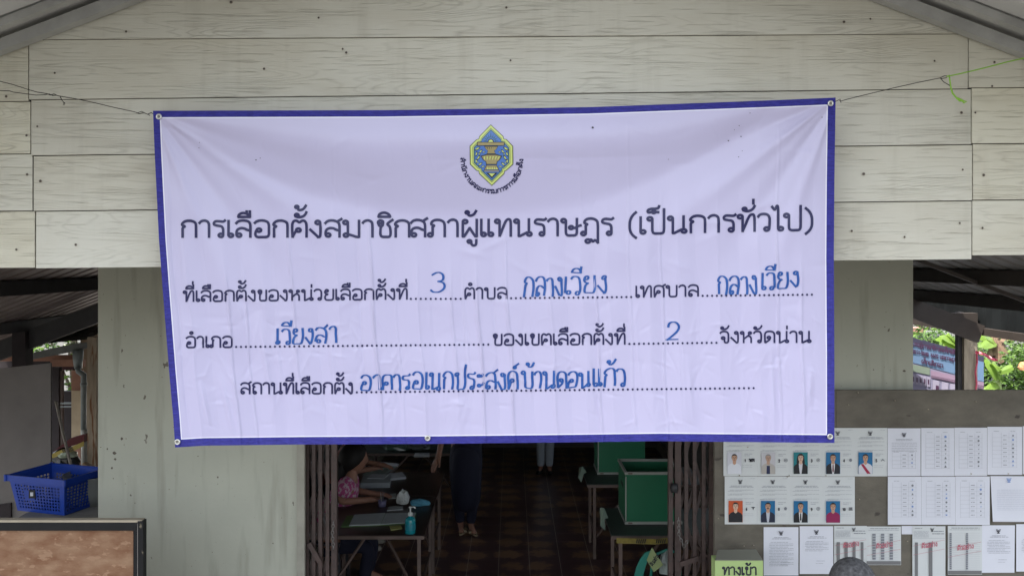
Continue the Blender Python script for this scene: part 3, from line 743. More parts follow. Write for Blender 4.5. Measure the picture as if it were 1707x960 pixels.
D += .006*sm(.94, 1, V)*np.sin(U*23+.6)*.3
D -= D.mean()
KB = YB/F
def grid_at(px, py):
    """inverse of the patch by a few Newton-like steps -> (u, v)"""
    u = (px-255)/1138.; v = (py-175)/565.
    for _ in range(7):
        i = min(max(u*NU, 0), NU-1e-6); j = min(max(v*NV, 0), NV-1e-6); i0, j0 = int(i), int(j); a, b_ = i-i0, j-j0
        bl = lambda A: (A[j0,i0]*(1-a)+A[j0,i0+1]*a)*(1-b_)+(A[j0+1,i0]*(1-a)+A[j0+1,i0+1]*a)*b_
        ex = px-bl(PX); ey = py-bl(PY)
        if abs(ex)+abs(ey) < .05: break
        u += ex/1115.; v += ey/565.
    return bl(D), u, v
# normals of the surface, to lift the print off the sheet
def bmap(px, py, off):
    d_, u, v = grid_at(px, py)
    x, _, z = P(px, py, YB+d_)
    return (x, YB + d_ - off - .0016, z)
Y3 = YB + D; X3 = (PX-HX)/F*Y3; Z3 = EYE-(PY-HY)/F*Y3
banner = thing('election_banner', 'large lavender white vinyl election banner with blue border hung across the gable', 'banner', P(825, 742, YB))
me = bpy.data.meshes.new('vinyl_sheet')
bo = WL[banner.name]
co = np.stack([X3-bo[0], Y3-bo[1], Z3-bo[2]], -1).reshape(-1, 3)
idx = np.arange((NU+1)*(NV+1)).reshape(NV+1, NU+1)
fa = np.stack([idx[:-1,:-1], idx[1:,:-1], idx[1:,1:], idx[:-1,1:]], -1).reshape(-1, 4)
me.vertices.add(len(co)); me.vertices.foreach_set('co', co.ravel())
me.loops.add(fa.size); me.loops.foreach_set('vertex_index', fa.ravel())
me.polygons.add(len(fa)); me.polygons.foreach_set('loop_start', np.arange(0, fa.size, 4)); 
# border faces get the blue vinyl
cxp = (PX[:-1,:-1]+PX[1:,1:])/2; cyp = (PY[:-1,:-1]+PY[1:,1:])/2
uu = (U[:-1,:-1]+U[1:,1:])/2; vv = (V[:-1,:-1]+V[1:,1:])/2
me.polygons.foreach_set('use_smooth', np.ones(len(fa), bool))
wl = 10.5/1115; wr = 12.5/1115; wt = 10.5/560; wb = 13.0/560
blue = (uu < wl) | (uu > 1-wr) | (vv < wt) | (vv > 1-wb)
white = ~blue & ((uu < wl+.0022) | (uu > 1-wr-.0022) | (vv < wt+.0036) | (vv > 1-wb-.0036))
me.polygons.foreach_set('material_index', (blue*1+white*2).ravel().astype(np.int32))
def vinyl(name, col, rough, bump=.12):
    m = mat(name, col, rough, var=.012, vscale=3, spec=.5)
    nt = m.node_tree; L = nt.links.new; b = nt.nodes['Principled BSDF']
    tc = nt.nodes.new('ShaderNodeTexCoord'); mp = nt.nodes.new('ShaderNodeMapping'); mp.inputs['Scale'].default_value = (26, 1, 9); L(tc.outputs['Object'], mp.inputs[0])
    n = nt.nodes.new('ShaderNodeTexNoise'); n.inputs['Scale'].default_value = 1; n.inputs['Detail'].default_value = 5; n.inputs['Distortion'].default_value = 1.2; L(mp.outputs[0], n.inputs['Vector'])
    bp = nt.nodes.new('ShaderNodeBump'); bp.inputs['Strength'].default_value = bump; bp.inputs['Distance'].default_value = .004
    L(n.outputs[0], bp.inputs['Height']); L(bp.outputs[0], b.inputs['Normal'])
    return m
M["vinyl"] = vinyl("lavender_white_vinyl", (.475, .45, .625), .30)
M['vinylblue'] = mat('navy_blue_vinyl', (.010, .010, .16), .34, spec=.35, vscale=5, stretch=(6, 1, 30), col2=(.038, .036, .31), bump=.4, bscale=26)
M['vinylwhite'] = vinyl('unprinted_white_vinyl', (.70, .70, .80), .34)
for k in ('vinyl', 'vinylblue', 'vinylwhite'): me.materials.append(M[k])
me.update(calc_edges=True); me.validate()
sheet = bpy.data.objects.new('vinyl_sheet', me); COL.objects.link(sheet); sheet.parent = banner; WL[sheet.name] = bo
M['ink'] = mat('navy_black_print', (.012, .012, .07), .34, spec=.4)
M['marker'] = mat('blue_marker_ink', (.006, .050, .24), .4, vscale=60, col2=(.012, .10, .36), spec=.4)
# heading and form lines: every phrase is a part of its own
def phrase(name, m, *args, **kw):
    q = MB(); write(q, *args, **kw); return q.build(name, m, banner)
def dotline(*a):
    q = MB(); dots(q, *a, bmap); return q.build('dotted_line', M['ink'], banner)
def heading_all():
    q = MB(); write(q, 'การเลือกตั้งสมาชิก', 300, 686, 395.5, 395, 27.5, 4.45, bmap); write(q, 'สภาผู้แทนราษฎร', 682, 1024, 395, 392, 28, 4.45, bmap); q.build('heading_lettering', M['ink'], banner)
heading_all()
phrase('heading_lettering', M['ink'], '(เป็นการทั่วไป)', 1045, 1358, 390.5, 383, 28, 4.45, bmap)
for a_ in (('ที่เลือกตั้งของหน่วยเลือกตั้งที่', 305, 681, 502.5, 498.5, 17.5), ('ตำบล', 773, 847, 498, 497.5, 18), ('เทศบาล', 1058, 1166, 495.5, 493.5, 18.5), ('อำเภอ', 309, 389, 579, 578.5, 18),
           ('ของเขตเลือกตั้งที่', 820, 1044, 575, 573.5, 18), ('จังหวัดน่าน', 1199, 1353, 571, 570.5, 18.5), ('สถานที่เลือกตั้ง', 400, 590, 656, 655.5, 18)):
    phrase('form_lettering', M['ink'], *a_, 3.0, bmap)
for a_ in ((685, 768, 498, 498), (852, 1052, 497, 495), (1171, 1353, 493, 491), (394, 814, 578, 574), (1049, 1194, 573, 571), (595, 1256, 653.5, 646.5)): dotline(*a_)
for ws in ((('3', 714, 744, 488, 487, 32),), (('กลาง', 872, 938, 494, 493, 31), ('เวียง', 940, 1012, 491, 488, 29)), (('กลาง', 1194, 1262, 491, 489, 30), ('เวียง', 1266, 1332, 484, 478, 27)),
           (('เวียงสา', 459, 562, 575, 570, 26),), (('2', 1108, 1136, 566, 565, 29),), (('อาคาร', 600, 684, 650, 649, 25), ('อเนกประสงค์', 686, 864, 649, 648, 28), ('บ้าน', 868, 926, 647, 646, 28), ('ดอน', 926, 984, 646, 645, 26), ('แก้ว', 986, 1044, 644, 643, 29))):
    q = MB()
    for w5 in ws: write(q, *w5, 3.0, bmap, jitter=.035, calli=.8, slant=.06)
    q.build('handwriting', M['marker'], banner)
# emblem
def ez(p): return (740+p[0]/6.4, 190+p[1]/6.4)
half = [(500,115),(634,240),(640,268),(668,272),(738,345),(740,540),(668,605),(648,612),(645,640),(512,768)]
halfL = [(375,640),(372,612),(345,605),(278,540),(275,345),(345,275),(372,268),(378,240)]
outl = half+halfL; ecx, ecy = 507, 440
def scaled(k, kx=None): kx = kx or k; return [ez((ecx+(x-ecx)*kx, ecy+(y-ecy)*k)) for x, y in outl]
em = [mat(n, srgb(*c), .4) for n, c in (('emblem_outline', (60,66,50)), ('emblem_lime', (190,204,118)), ('emblem_blue', (72,112,180)), ('emblem_teal', (50,95,115)), ('emblem_gold', (150,138,95)), ('emblem_dark', (34,38,44)))]
ep = thing  # placeholder to keep names short
mb = MB()
for k, kx, c, o in ((1.0, 1.0, 0, .0006), (.975, .965, 1, .0009), (.885, .865, 0, .0012), (.865, .845, 1, .0015), (.845, .815, 3, .0018), (.80, .765, 2, .0021)):
    mb.cur = c; decal(mb, scaled(k, kx), bmap, o)
def epoly(c, pts, o): mb.cur = c; decal(mb, [ez(p) for p in pts], bmap, o)
for i in range(9):
    a = math.pi*(i+.5)/9; r1 = 112 if i == 4 else 88
    c0, s0 = math.cos(a), math.sin(a); x, y = 500, 300
    epoly(3, [(x+c0*44-s0*8, y-s0*44-c0*8), (x+c0*r1, y-s0*r1), (x+c0*44+s0*8, y-s0*44+c0*8)], .0025)
epoly(5, [(500+34*math.cos(t*math.pi/8), 302-34*math.sin(t*math.pi/8)) for t in range(9)], .0026)
epoly(1, [(500+24*math.cos(t*math.pi/8), 302-24*math.sin(t*math.pi/8)) for t in range(9)], .0029)
epoly(5, [(352,302),(648,302),(648,344),(352,344)], .0027); epoly(4, [(360,309),(640,309),(640,337),(360,337)], .0030)
for pts in ([(428,346),(580,346),(556,386),(540,392),(545,412),(556,430),(455,430),(464,412),(468,392),(452,386)],
            [(392,450),(455,432),(560,432),(622,450),(596,496),(570,515),(566,545),(450,545),(446,515),(418,496)],
            [(452,548),(564,548),(590,600),(428,600)], [(420,606),(598,606),(594,618),(424,618)]):
    epoly(5, pts, .0026); c = (sum(p[0] for p in pts)/len(pts), sum(p[1] for p in pts)/len(pts))
    epoly(4, [(c[0]+(p[0]-c[0])*.9, c[1]+(p[1]-c[1])*.84) for p in pts], .0030)
for i in range(5): epoly(5, [(452+i*26, 360), (466+i*22, 360), (474+i*16, 382)], .0033)
for i in range(6): epoly(1, [(424+i*32, 455), (440+i*32, 455), (436+i*28, 492), (430+i*28, 492)], .0033)
for i in range(5): epoly(1, [(458+i*24, 592), (468+i*24, 564), (478+i*24, 592)], .0033)
for s in (-1, 1):       # curling leaf sprays on both sides of the footed tray
    for (dx, dy, r, an) in ((152,372,30,.5),(118,402,24,.9),(164,428,24,1.3),(142,468,27,1.0),(166,506,22,1.6),(122,536,24,.7),(92,562,18,.3),(84,410,14,.4),(134,430,14,2.2),(148,520,14,2.6)):
        x = 510+s*dx; c0, s0 = math.cos(an), math.sin(an)
        sh_ = [(-1,0),(-.45,.34),(.2,.42),(.8,.25),(1.1,-.15),(.5,-.12),(0,-.32),(-.5,-.26)]
        pts = [(x+s*r*(a*c0-b_*s0), dy+r*(a*s0+b_*c0)) for a, b_ in sh_]
        epoly(5, [(x+(p[0]-x)*1.25, dy+(p[1]-dy)*1.3) for p in pts], .0024); epoly(1, [(x+(p[0]-x)*.82, dy+(p[1]-dy)*.7) for p in pts], .0027)
epoly(5, [(450,630),(574,630),(512,690)], .0026); epoly(1, [(478,636),(546,636),(512,672)], .0030)
mb.build('emblem_print', em, banner)
mb = MB()
wt_, st_ = lay('สำนักงานคณะกรรมการการเลือกตั้ง')
ccx, ccy, rad = 820., 266., 56.5
for s in st_:
    OFFK[0] = (OFFK[0]+1) % 6; q = []
    for a, b_ in s:
        th = R(183) - R(184)*(a/wt_); rr = rad - b_*6.2
        q.append((ccx + rr*math.cos(th)*.92, ccy + rr*math.sin(th)))
    ribbon(mb, q, 1.5, bmap, .0008+OFFK[0]*.00006)
mb.build('emblem_lettering', M['ink'], banner)
# specks of dirt on the vinyl
mb = MB()
for (a, b_, r) in ((988,213,2.0),(427,267,1.3),(434,264,.9),(333,238,.8),(1232,210,.9),(1235,228,1.2),(1214,235,1.2),(1250,189,.9),(1231,262,1),(1237,252,.8),(1114,266,.8),(332,247,.8),(1370,196,1),(1224,217,.7)):
    mb.poly([bmap(a+r*math.cos(t*1.05), b_+r*.8*math.sin(t*1.05), .001) for t in range(6)])
mb.build('dirt_speck', M['inkdark'], banner)
# eyelets
for (a, b_) in ((265.5,195),(1384,173),(1383,727),(296.5,736),(713,729.5)):
    c = bmap(a, b_, .003); t = MB()
    t.tube([(c[0]+.0085*math.cos(k*math.pi/8), c[1], c[2]+.0085*math.sin(k*math.pi/8)) for k in range(16)], .0034, 6, close=True)
    e = t.build('eyelet', M['steel'], banner, smooth=True)
    MB().add([(c[0]+.006*math.cos(k*math.pi/5), c[1]+.001, c[2]+.006*math.sin(k*math.pi/5)) for k in range(10)], [tuple(range(10))]).build('eyelet_hole', mat('eyelet_shadow_core', (.20,.19,.17), .6) if 'eh' not in M else M['eh'], e)

# ------------------------------------------------------------------ hanging wires and twine
def wire(pts, Y=YB-.006, r=.0016, Y1=None):
    n = len(pts); return [P(a, b_, Y if Y1 is None else Y+(Y1-Y)*i/(n-1)) for i, (a, b_) in enumerate(pts)]
wl_ = MB()
wl_.tube(wire([(265,195),(258,192),(252,188),(246,191),(240,188),(232,190),(225,187),(190,179.5),(150,170),(120,164),(104,161.5)]), .0016, 6)
wl_.tube(wire([(228,189),(236,186),(244,190),(250,193)]), .0014, 6)
wl_.tube(wire([(104,161.5),(96,160),(90,157),(84,159),(78,156.5),(62,154),(48,150),(20,141),(0,136),(-60,118),(-120,98)], YB, Y1=YB+.02), .0016, 6)
wl_.tube(wire([(94,159),(88,160),(82,157),(74,158.5),(60,159),(40,156.5),(22,154),(16,152),(0,151.5),(-60,146),(-120,140)], YB, Y1=YB+.02), .0016, 6)
wl_.tube(wire([(100,161),(103,167),(107,172),(105,175),(108,174.5),(108,171.5),(105,171)]), .0014, 6)
tag(wl_.build('hanging_wire', M['wire'], smooth=True), 'thin black wire tying the left top corner of the large banner to the roof', 'wire')
wr_ = MB()
wr_.tube(wire([(1384,173),(1392,170),(1398,167),(1402,169),(1410,166.5),(1440,159),(1490,147),(1530,138),(1567,130.5),(1574,127),(1579,127),(1578,130),(1570,131.5),(1567,130.5)]), .0016, 6)
wr_.tube(wire([(1568,131),(1573,137),(1585,144)]), .0015, 6); wr_.tube(wire([(1400,165),(1402,172)]), .0014, 6)
tag(wr_.build('hanging_wire', M['wire'], smooth=True), 'thin black wire tying the right top corner of the large banner to lime twine', 'wire')
tw = MB()
tw.tube(wire([(1578,128),(1600,123.5),(1640,114),(1680,103.5),(1707,97.5),(1760,84),(1830,66)], YB-.006, Y1=YB+.02), .0026, 6)
tw.tube(wire([(1578,128),(1582,126),(1583,132),(1585,146),(1588,156),(1594,163),(1603,167),(1607,172),(1612,170),(1605,168),(1600,169),(1594,164)], YB-.02), [.0022,.0026,.003,.003,.0036,.003,.0036,.003,.002,.003,.003,.002], 6)
tag(tw.build('plastic_twine', M['rope'], smooth=True), 'lime green plastic twine with a dangling end knotted to the right wire', 'twine')
# ------------------------------------------------------------------ side roofs: lean-to bays left and right of the hall
def yplane(c): return lambda x: EYE + c - SLP*abs(x)
for sx, nm, lab in ((-1, 'left', 'brown corrugated side roof on dark steel purlins left of the hall'), (1, 'right', 'grey corrugated side roof on steel purlins right of the hall')):
    c0 = 1.09
    t = thing('side_roof', lab, 'roof', (sx*3.3, 6, EYE+c0-SLP*3.3))
    zf = yplane(c0)
    sh = M['innerroof'] if sx < 0 else M['innerroof2']; xe = 5.9 if sx < 0 else 3.9
    mb = MB(); corr_sheet(mb, sx*2.70, sx*xe, 3.75, 11.2 if sx < 0 else 9.8, lambda x: zf(x)+.10, pitch=.22); mb.build('roof_sheet', sh, t)
    dk = M['darksteel'] if sx < 0 else mat('dusty_brown_steel', (.055, .044, .038), .6, var=.2)
    for xx in ((3.47, 4.55, 5.6) if sx < 0 else (3.27, 3.82)):          # purlins run away from the viewer
        MB().beam((sx*xx, 3.8, zf(xx)+.05), (sx*xx, 9.8, zf(xx)+.05), .06, .10).build('purlin', dk, t)
    xr_ = 4.92 if sx < 0 else 4.40
    MB().beam((sx*2.7, 8.5, zf(2.7)-.09), (sx*xr_, 8.5, zf(xr_)-.09), .07, .17).build('rafter', dk, t)
    if sx > 0:
        for yy in (6.3,): MB().beam((sx*2.7, yy, zf(2.7)+.0), (sx*3.9, yy, zf(3.9)+.0), .025, .025).build('cross_rod', dk, t)
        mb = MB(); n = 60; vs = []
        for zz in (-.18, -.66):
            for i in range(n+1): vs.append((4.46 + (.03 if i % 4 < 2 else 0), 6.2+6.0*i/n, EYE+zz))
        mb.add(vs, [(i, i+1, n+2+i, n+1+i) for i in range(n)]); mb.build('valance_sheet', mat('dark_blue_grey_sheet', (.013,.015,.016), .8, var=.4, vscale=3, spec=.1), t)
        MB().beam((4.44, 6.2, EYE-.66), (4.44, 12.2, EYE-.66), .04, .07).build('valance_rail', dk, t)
    else: MB().beam((sx*5.88, 3.8, zf(5.88)+.03), (sx*5.88, 9.8, zf(5.88)+.03), .03, .16).build('eave_fascia', dk, t)
tree_ = None
# ------------------------------------------------------------------ left side
YL = 8.4
x0, _, z1 = P(20, 560, YL); x1, _, z0 = P(42, 612, YL)
MB_ = MB().box((x0, YL, -.06), (x1, YL+.14, z1+.12))
tag(MB_.build('roof_post', M['darkwood']), 'dark post holding the left side roof behind the grey board', 'post')
pt = MB().prism([P(-160, 632, 7.0), P(-160, 1020, 7.0), P(85, 1020, 7.0), P(84.5, 605, 7.0)][::-1], (0, .02, 0))
part_ = thing('partition_board', 'plain grey brown partition board behind the blue basket', 'partition', P(0, 1040, 7.0))
pt.build('board_sheet', M['plaster'], part_)
MB().prism([P(-160, 862, 6.98), P(-160, 1020, 6.98), P(18, 1020, 6.98), P(18, 838, 6.98)][::-1], (0, .018, 0)).build('skirting_board', M['darkwood'], part_)
# concrete counter under the basket
YC = 6.2
cz = P(0, 860, YC)[2]
ct = thing('concrete_counter', 'low grey concrete washing counter behind the plywood panel', 'counter', (-3.2, YC+.2, -.06))
MB().box((-3.35, 5.86, -.06), (-2.62, 6.8, cz-.05)).build('counter_body', M['concrete'], ct)
MB().box((-3.38, 5.84, cz-.048), (-2.60, 6.85, cz)).build('counter_top', M['concrete'], ct, bevel=.008)
# grey tub beside the basket
tb = MB(); tx_, _, _ = P(158, 0, 6.55)
tb.lathe((tx_-.02, 6.55, cz), [(.001,0),(.13,0),(.17,.10),(.19,.20),(.20,.21),(.19,.215),(.16,.10),(.12,.02),(.001,.015)], 28)
tag(tb.build('plastic_tub', mat('grey_tub_plastic', (.22, .23, .21), .5), smooth=True), 'round grey tub standing right of the blue basket', 'tub')
# ------- blue perforated basket
def basket():
    t = thing('plastic_basket', 'blue perforated plastic basket on the counter above the plywood panel', 'basket', (P(78, 0, YC)[0], YC+.2, cz))
    cx, cy = WL[t.name][0]-.030, YC+.21
    W1, D1, W2, D2, Hh = .205, .15, .243, .19, .245
    rot = R(-18)
    def pt3(u, v, side, k=1):     # side 0..3, u along, v up
        a, b_ = W1+(W2-W1)*v, D1+(D2-D1)*v
        q = {0: (-a+2*a*u, -b_), 1: (a, -b_+2*b_*u), 2: (a-2*a*u, b_), 3: (-a, b_-2*b_*u)}[side]
        q = (q[0]*k, q[1]*k)
        return (cx+q[0]*math.cos(rot)-q[1]*math.sin(rot), cy+q[0]*math.sin(rot)+q[1]*math.cos(rot), cz+.004+v*Hh)
    mb = MB()
    for side in range(4):
        n = 15 if side % 2 == 0 else 10; m = 8
        # solid bands and a lattice of square holes
        ue = [0, .07]; 
        for i in range(n): a = .07+.86*i/n; ue += [a+.86/n*.62, a+.86/n]
        ve = [0, .10]
        for j in range(m): a = .10+.72*j/m; ve += [a+.72/m*.62, a+.72/m]
        ue[-1] = .93; ue.append(1); ve.append(1.0)
        for i in range(len(ue)-1):
            for j in range(len(ve)-1):
                hole = (1 <= i < len(ue)-2) and (1 <= j < len(ve)-2) and (i % 2 == 1) and (j % 2 == 1)
                if side == 0 and 5 < i < 13 and 5 < j < 13: hole = False
                if hole: continue
                a, b_, c, d_ = (ue[i], ve[j]), (ue[i+1], ve[j]), (ue[i+1], ve[j+1]), (ue[i], ve[j+1])
                o = [pt3(*p, side) for p in (a, b_, c, d_)]; q = [pt3(*p, side, .985) for p in (a, b_, c, d_)]
                mb.add(o+q, [(0,1,2,3),(7,6,5,4),(0,4,5,1),(1,5,6,2),(2,6,7,3),(3,7,4,0)])
    mb.add([pt3(0,0,0),pt3(0,0,1),pt3(0,0,2),pt3(0,0,3)]+[tuple(np.array(pt3(0,0,k))+np.array((0,0,.006))) for k in range(4)], [(3,2,1,0),(4,5,6,7)])
    mb.build('basket_body', M['blue'], t)
    r = MB(); pts = [pt3(0, 1, k) for k in range(4)]; po = [tuple(np.array(pt3(0, 1, k, 1.06))) for k in range(4)]
    for k in range(4):
        j = (k+1) % 4
        a = [pts[k], po[k], po[j], pts[j]]
        r.add([(p[0], p[1], p[2]-.0) for p in a]+[(p[0], p[1], p[2]+.012) for p in a], [(0,1,2,3),(7,6,5,4),(0,4,5,1),(1,5,6,2),(2,6,7,3),(3,7,4,0)])
        r.add([po[k], po[j], (po[j][0], po[j][1], po[j][2]-.03), (po[k][0], po[k][1], po[k][2]-.03)], [(0,1,2,3)])
        c = po[k]; r.lathe((c[0], c[1], c[2]-.03), [(.001,0),(.012,0),(.012,.044),(.001,.044)], 10)
    r.build('rim', M['blue'], t)
    s = MB(); c = pt3(.40, .55, 0, 1.01); s.box((c[0]-.022, c[1]-.012, c[2]-.028), (c[0]+.022, c[1]-.004, c[2]+.028)); s.build('price_sticker', M['blackm'], t)
    s = MB(); s.box((c[0]-.010, c[1]-.0155, c[2]-.012), (c[0]+.010, c[1]-.0125, c[2]+.014)); s.build('sticker_print', M['paper'], t)
basket()
# ------- plywood panel in a black angle frame, bottom left
YP = 4.8
pp = thing('plywood_panel', 'stained plywood panel in a black steel angle frame at the left front', 'panel', P(110, 1000, YP))
def pbox(mb, x0, y0, x1, y1, Y, dy): 
    a = P(x0, y1, Y); b_ = P(x1, y0, Y); return mb.box(a, (b_[0], Y+dy, b_[2]))
pbox(MB(), -200, 884, 222, 1330, YP+.022, .012).build('plywood_sheet', M['ply'], pp)
pbox(MB(), -200, 870.5, 228.5, 884, YP, .04).build('frame_rail', M['black'], pp)
pbox(MB(), -200, 866.5, 236, 870.2, YP-.002, .046).build('top_edge', M['plyedge'], pp)
pbox(MB(), 222.6, 884.4, 229, 1360, YP-.001, .04).build('frame_post', M['black'], pp)
pbox(MB(), 229.3, 868, 238.5, 1360, YP-.004, .045).build('frame_post', M['black'], pp)
pbox(MB(), -200, 1290, 222, 1310, YP, .04).build('frame_rail', M['black'], pp)
sc = MB()
for i in range(16):
    x = random.uniform(228.7, 230.4); y = random.uniform(880, 955)
mbs = pbox(MB(), 229.0, 872, 229.5, 1300, YP-.006, .003); mbs.build('worn_edge', mat('worn_bare_steel', (.30, .28, .26), .5), pp)

# ------- behind on the left: neighbour's structure
nb = thing('neighbour_shed', 'old shed with orange brown beams and grey sheet roof behind the left side', 'shed', (-5.2, 10.2, -.06))
Yn_ = 10.2
def nbox(name, x0, y0, x1, y1, Y, dy, m): return pbox(MB(), x0, y0, x1, y1, Y, dy).build(name, m, nb)
# sheet roof facing us (wavy)
rf = MB(); n = 60
xa, xb = P(-60, 0, 9.9)[0], P(150, 0, 9.9)[0]
for i in range(n): pass
v0 = []; v1 = []
for i in range(n+1):
    x = xa+(xb-xa)*i/n; h = .07*(1 if (i % 6) in (0, 1, 2) else 0)
    px = -60+210*i/n
    v0.append((x, 9.9-h, P(0, 580-.10*max(0, px), 9.9)[2])); v1.append((x, 11.2-h, P(0, 530-.06*px, 11.2)[2]+.0))
rf.add(v0+v1, [(i, i+1, n+1+i+1, n+1+i) for i in range(n)])
rf.build('sheet_roof', mat('grey_sheet_roof', (.15, .16, .15), .95, var=.45, vscale=9, spec=.05), nb)
nbox('roof_beam', -60, 592, 122, 602, Yn_, .06, M['redwood'])
nbox('roof_beam', 84, 599, 140, 611, Yn_-.12, .05, M['redwood'])
nbox('shed_post', 119, 618, 134, 1000, Yn_-.1, .08, M['redwood'])
nbox('shed_panel', 119, 651, 139, 745, Yn_-.14, .02, mat('tan_board', (.42, .33, .22), .8, var=.15))
nbox('shed_post', 84, 612, 98, 1000, Yn_-.02, .08, M['darkwood'])
nbox('shed_post', 98, 618, 104, 1000, Yn_-.0, .04, mat('grey_brown_post', (.12, .09, .08), .8, var=.2))
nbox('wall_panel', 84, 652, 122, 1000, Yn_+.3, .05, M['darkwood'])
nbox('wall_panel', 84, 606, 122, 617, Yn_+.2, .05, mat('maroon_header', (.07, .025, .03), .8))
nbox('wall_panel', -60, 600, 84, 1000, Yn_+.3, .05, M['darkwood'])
nbox('wall_panel', 134, 530, 172, 1000, Yn_+.34, .05, mat('tan_plank_wall', (.30, .22, .15), .8, var=.25))
nbox('shelf_rail', 100, 671, 119, 673.5, Yn_-.05, .03, M['pvc'])
nbox('shelf_rail', 100, 677, 119, 679, Yn_-.05, .03, M['pvc'])
# gutter with downpipe
gt = thing('rain_gutter', 'grey metal gutter with a plastic downpipe beside the rust streaked post', 'gutter', P(90, 600, 9.7))
gt_ = MB().prism([P(44, 590, 9.7), P(44, 601, 9.7), P(123, 586, 9.7), P(146, 580, 9.7), P(146, 571, 9.7), P(120, 573, 9.7)][::-1], (0, .10, 0))
gt_.build('gutter_trough', mat('gutter_steel', (.15, .16, .155), .5, var=.3), gt)
MB().tube([P(130, 583, 9.68), P(130, 600, 9.68), P(130.5, 614, 9.68)], [.055, .05, .04], 14).build('outlet_funnel', M['pvc'], gt, smooth=True)
MB().tube([P(130, 612, 9.64), P(131, 619, 9.64), P(139.5, 625, 9.64), P(139.5, 632, 9.64), P(139.5, 716, 9.64)], .030, 12).build('downpipe', M['pvc'], gt, smooth=True)
MB().tube([P(140, 716, 9.64), P(141, 774, 9.64)], .033, 12).build('lower_downpipe', M['pvcpale'], gt, smooth=True)
MB().tube([P(139.5, 638, 9.64), P(139.5, 643, 9.64)], .035, 12).build('pipe_collar', M['pvc'], gt, smooth=True)
rp = MB(); pbox(rp, 145.5, 562, 160.5, 795, 9.3, .12)
tag(rp.build('rusty_post', M['rustwood']), 'tall rust streaked wooden post beside the green wall on the left', 'post')
# brush head at the foot of the post
bh = MB().beam(P(137, 776, 9.1), P(157, 786, 9.1), .07, .09); tag(bh.build('tree_stump', mat('cut_log', (.34, .24, .15), .8, var=.2), bevel=.01), 'short cut log lying at the foot of the rust streaked post', 'log')
bm_ = MB().tube([P(93, 668, 8.9), P(105, 722, 8.9), P(121, 786, 8.9)], .014, 8)
tag(bm_.build('broom_handle', mat('grey_wood_pole', (.26, .23, .20), .7, var=.2)), 'long grey broom handle leaning among the clutter on the left', 'broom')
# storage table with junk
jt = MB().box((P(60, 0, 9.3)[0], 9.05, -.06), (P(164, 0, 9.3)[0], 9.6, P(0, 792, 9.3)[2])); tag(jt.build('storage_crate', M['darkwood']), 'dark wooden crate under the black bag on the left', 'crate')
def blob(c, r, seed, n=18, m=10):
    rs = random.Random(seed); mb = MB(); vs = []; fs = []
    ph = [rs.uniform(0, 6) for _ in range(6)]
    for j in range(m+1):
        t = math.pi*j/m
        for i in range(n):
            a = 2*math.pi*i/n
            k = 1+.10*math.sin(3*a+ph[0]+2*t)+.07*math.sin(5*a+ph[1]+3*t)+.06*math.sin(7*t+ph[2]+a)+rs.uniform(-.03,.03)
            vs.append((c[0]+r[0]*k*math.sin(t)*math.cos(a), c[1]+r[1]*k*math.sin(t)*math.sin(a), c[2]+r[2]*(k*math.cos(t) if t < math.pi*.6 else -.55)))
    for j in range(m):
        for i in range(n): fs.append((j*n+i, (j+1)*n+i, (j+1)*n+(i+1) % n, j*n+(i+1) % n))
    return mb.add(vs, fs)
b1 = blob(P(106, 768, 9.25), (.17, .13, .12), 3); tag(b1.build('rubbish_bag', mat('black_bin_bag', (.012,.012,.012), .22), smooth=False), 'shiny black rubbish bag behind the caution tape on the left', 'bag')
b1 = blob(P(112, 757, 9.2), (.10, .08, .04), 5, 14, 8); tag(b1.build('plastic_sheet', mat('silvery_green_plastic', (.36,.42,.32), .18)), 'crumpled silvery plastic sheet on top of the black bag', 'plastic')
def caution_tape(name, label, px, Y, hgt, n0=6):
    t = thing(name, label, 'tape', P(*px[0], Y))
    mb = MB(); mb2 = MB(); L = [P(a, b_, Y) for a, b_ in px]
    for k in range(len(px)-1):
        a, b_ = px[k], px[k+1]; m = 8
        for i in range(m):
            q = [(a[0]+(b_[0]-a[0])*u, a[1]+(b_[1]-a[1])*u) for u in (i/m, (i+1)/m)]
            mb.poly([P(q[0][0], q[0][1]+hgt, Y), P(q[1][0], q[1][1]+hgt, Y), P(*q[1], Y), P(*q[0], Y)])
    mb.build('tape_strip', M['tape'], t)
    return t, mb2
M['tape'] = mat('dirty_yellow_tape', (.34, .26, .04), .5, var=.2, vscale=20)
t, mb2 = caution_tape('caution_tape', 'yellow and black caution tape stretched across the clutter on the left', [(84,757),(104,749),(121,744),(140,735)], 9.15, 8)
for i in range(6):
    for j in range(2):
        x = 104+i*3+j*1.6; y = 748.5-(x-104)*.28+j*4+.3
        mb2.poly([P(x, y+3.6, 9.145), P(x+1.7, y+3.2, 9.145), P(x+1.7, y-.4, 9.145), P(x, y, 9.145)])
mb2.build('black_check', M['blackm'], t)
rt = MB().prism([P(88, 752, 9.3), P(140, 737, 9.3), P(140, 724, 9.3), P(118, 730, 9.3)], (0, .1, 0)); tag(rt.build('red_bag', mat('dull_red_cloth', (.10,.018,.02), .8, var=.2)), 'dull red cloth lying behind the caution tape', 'cloth')

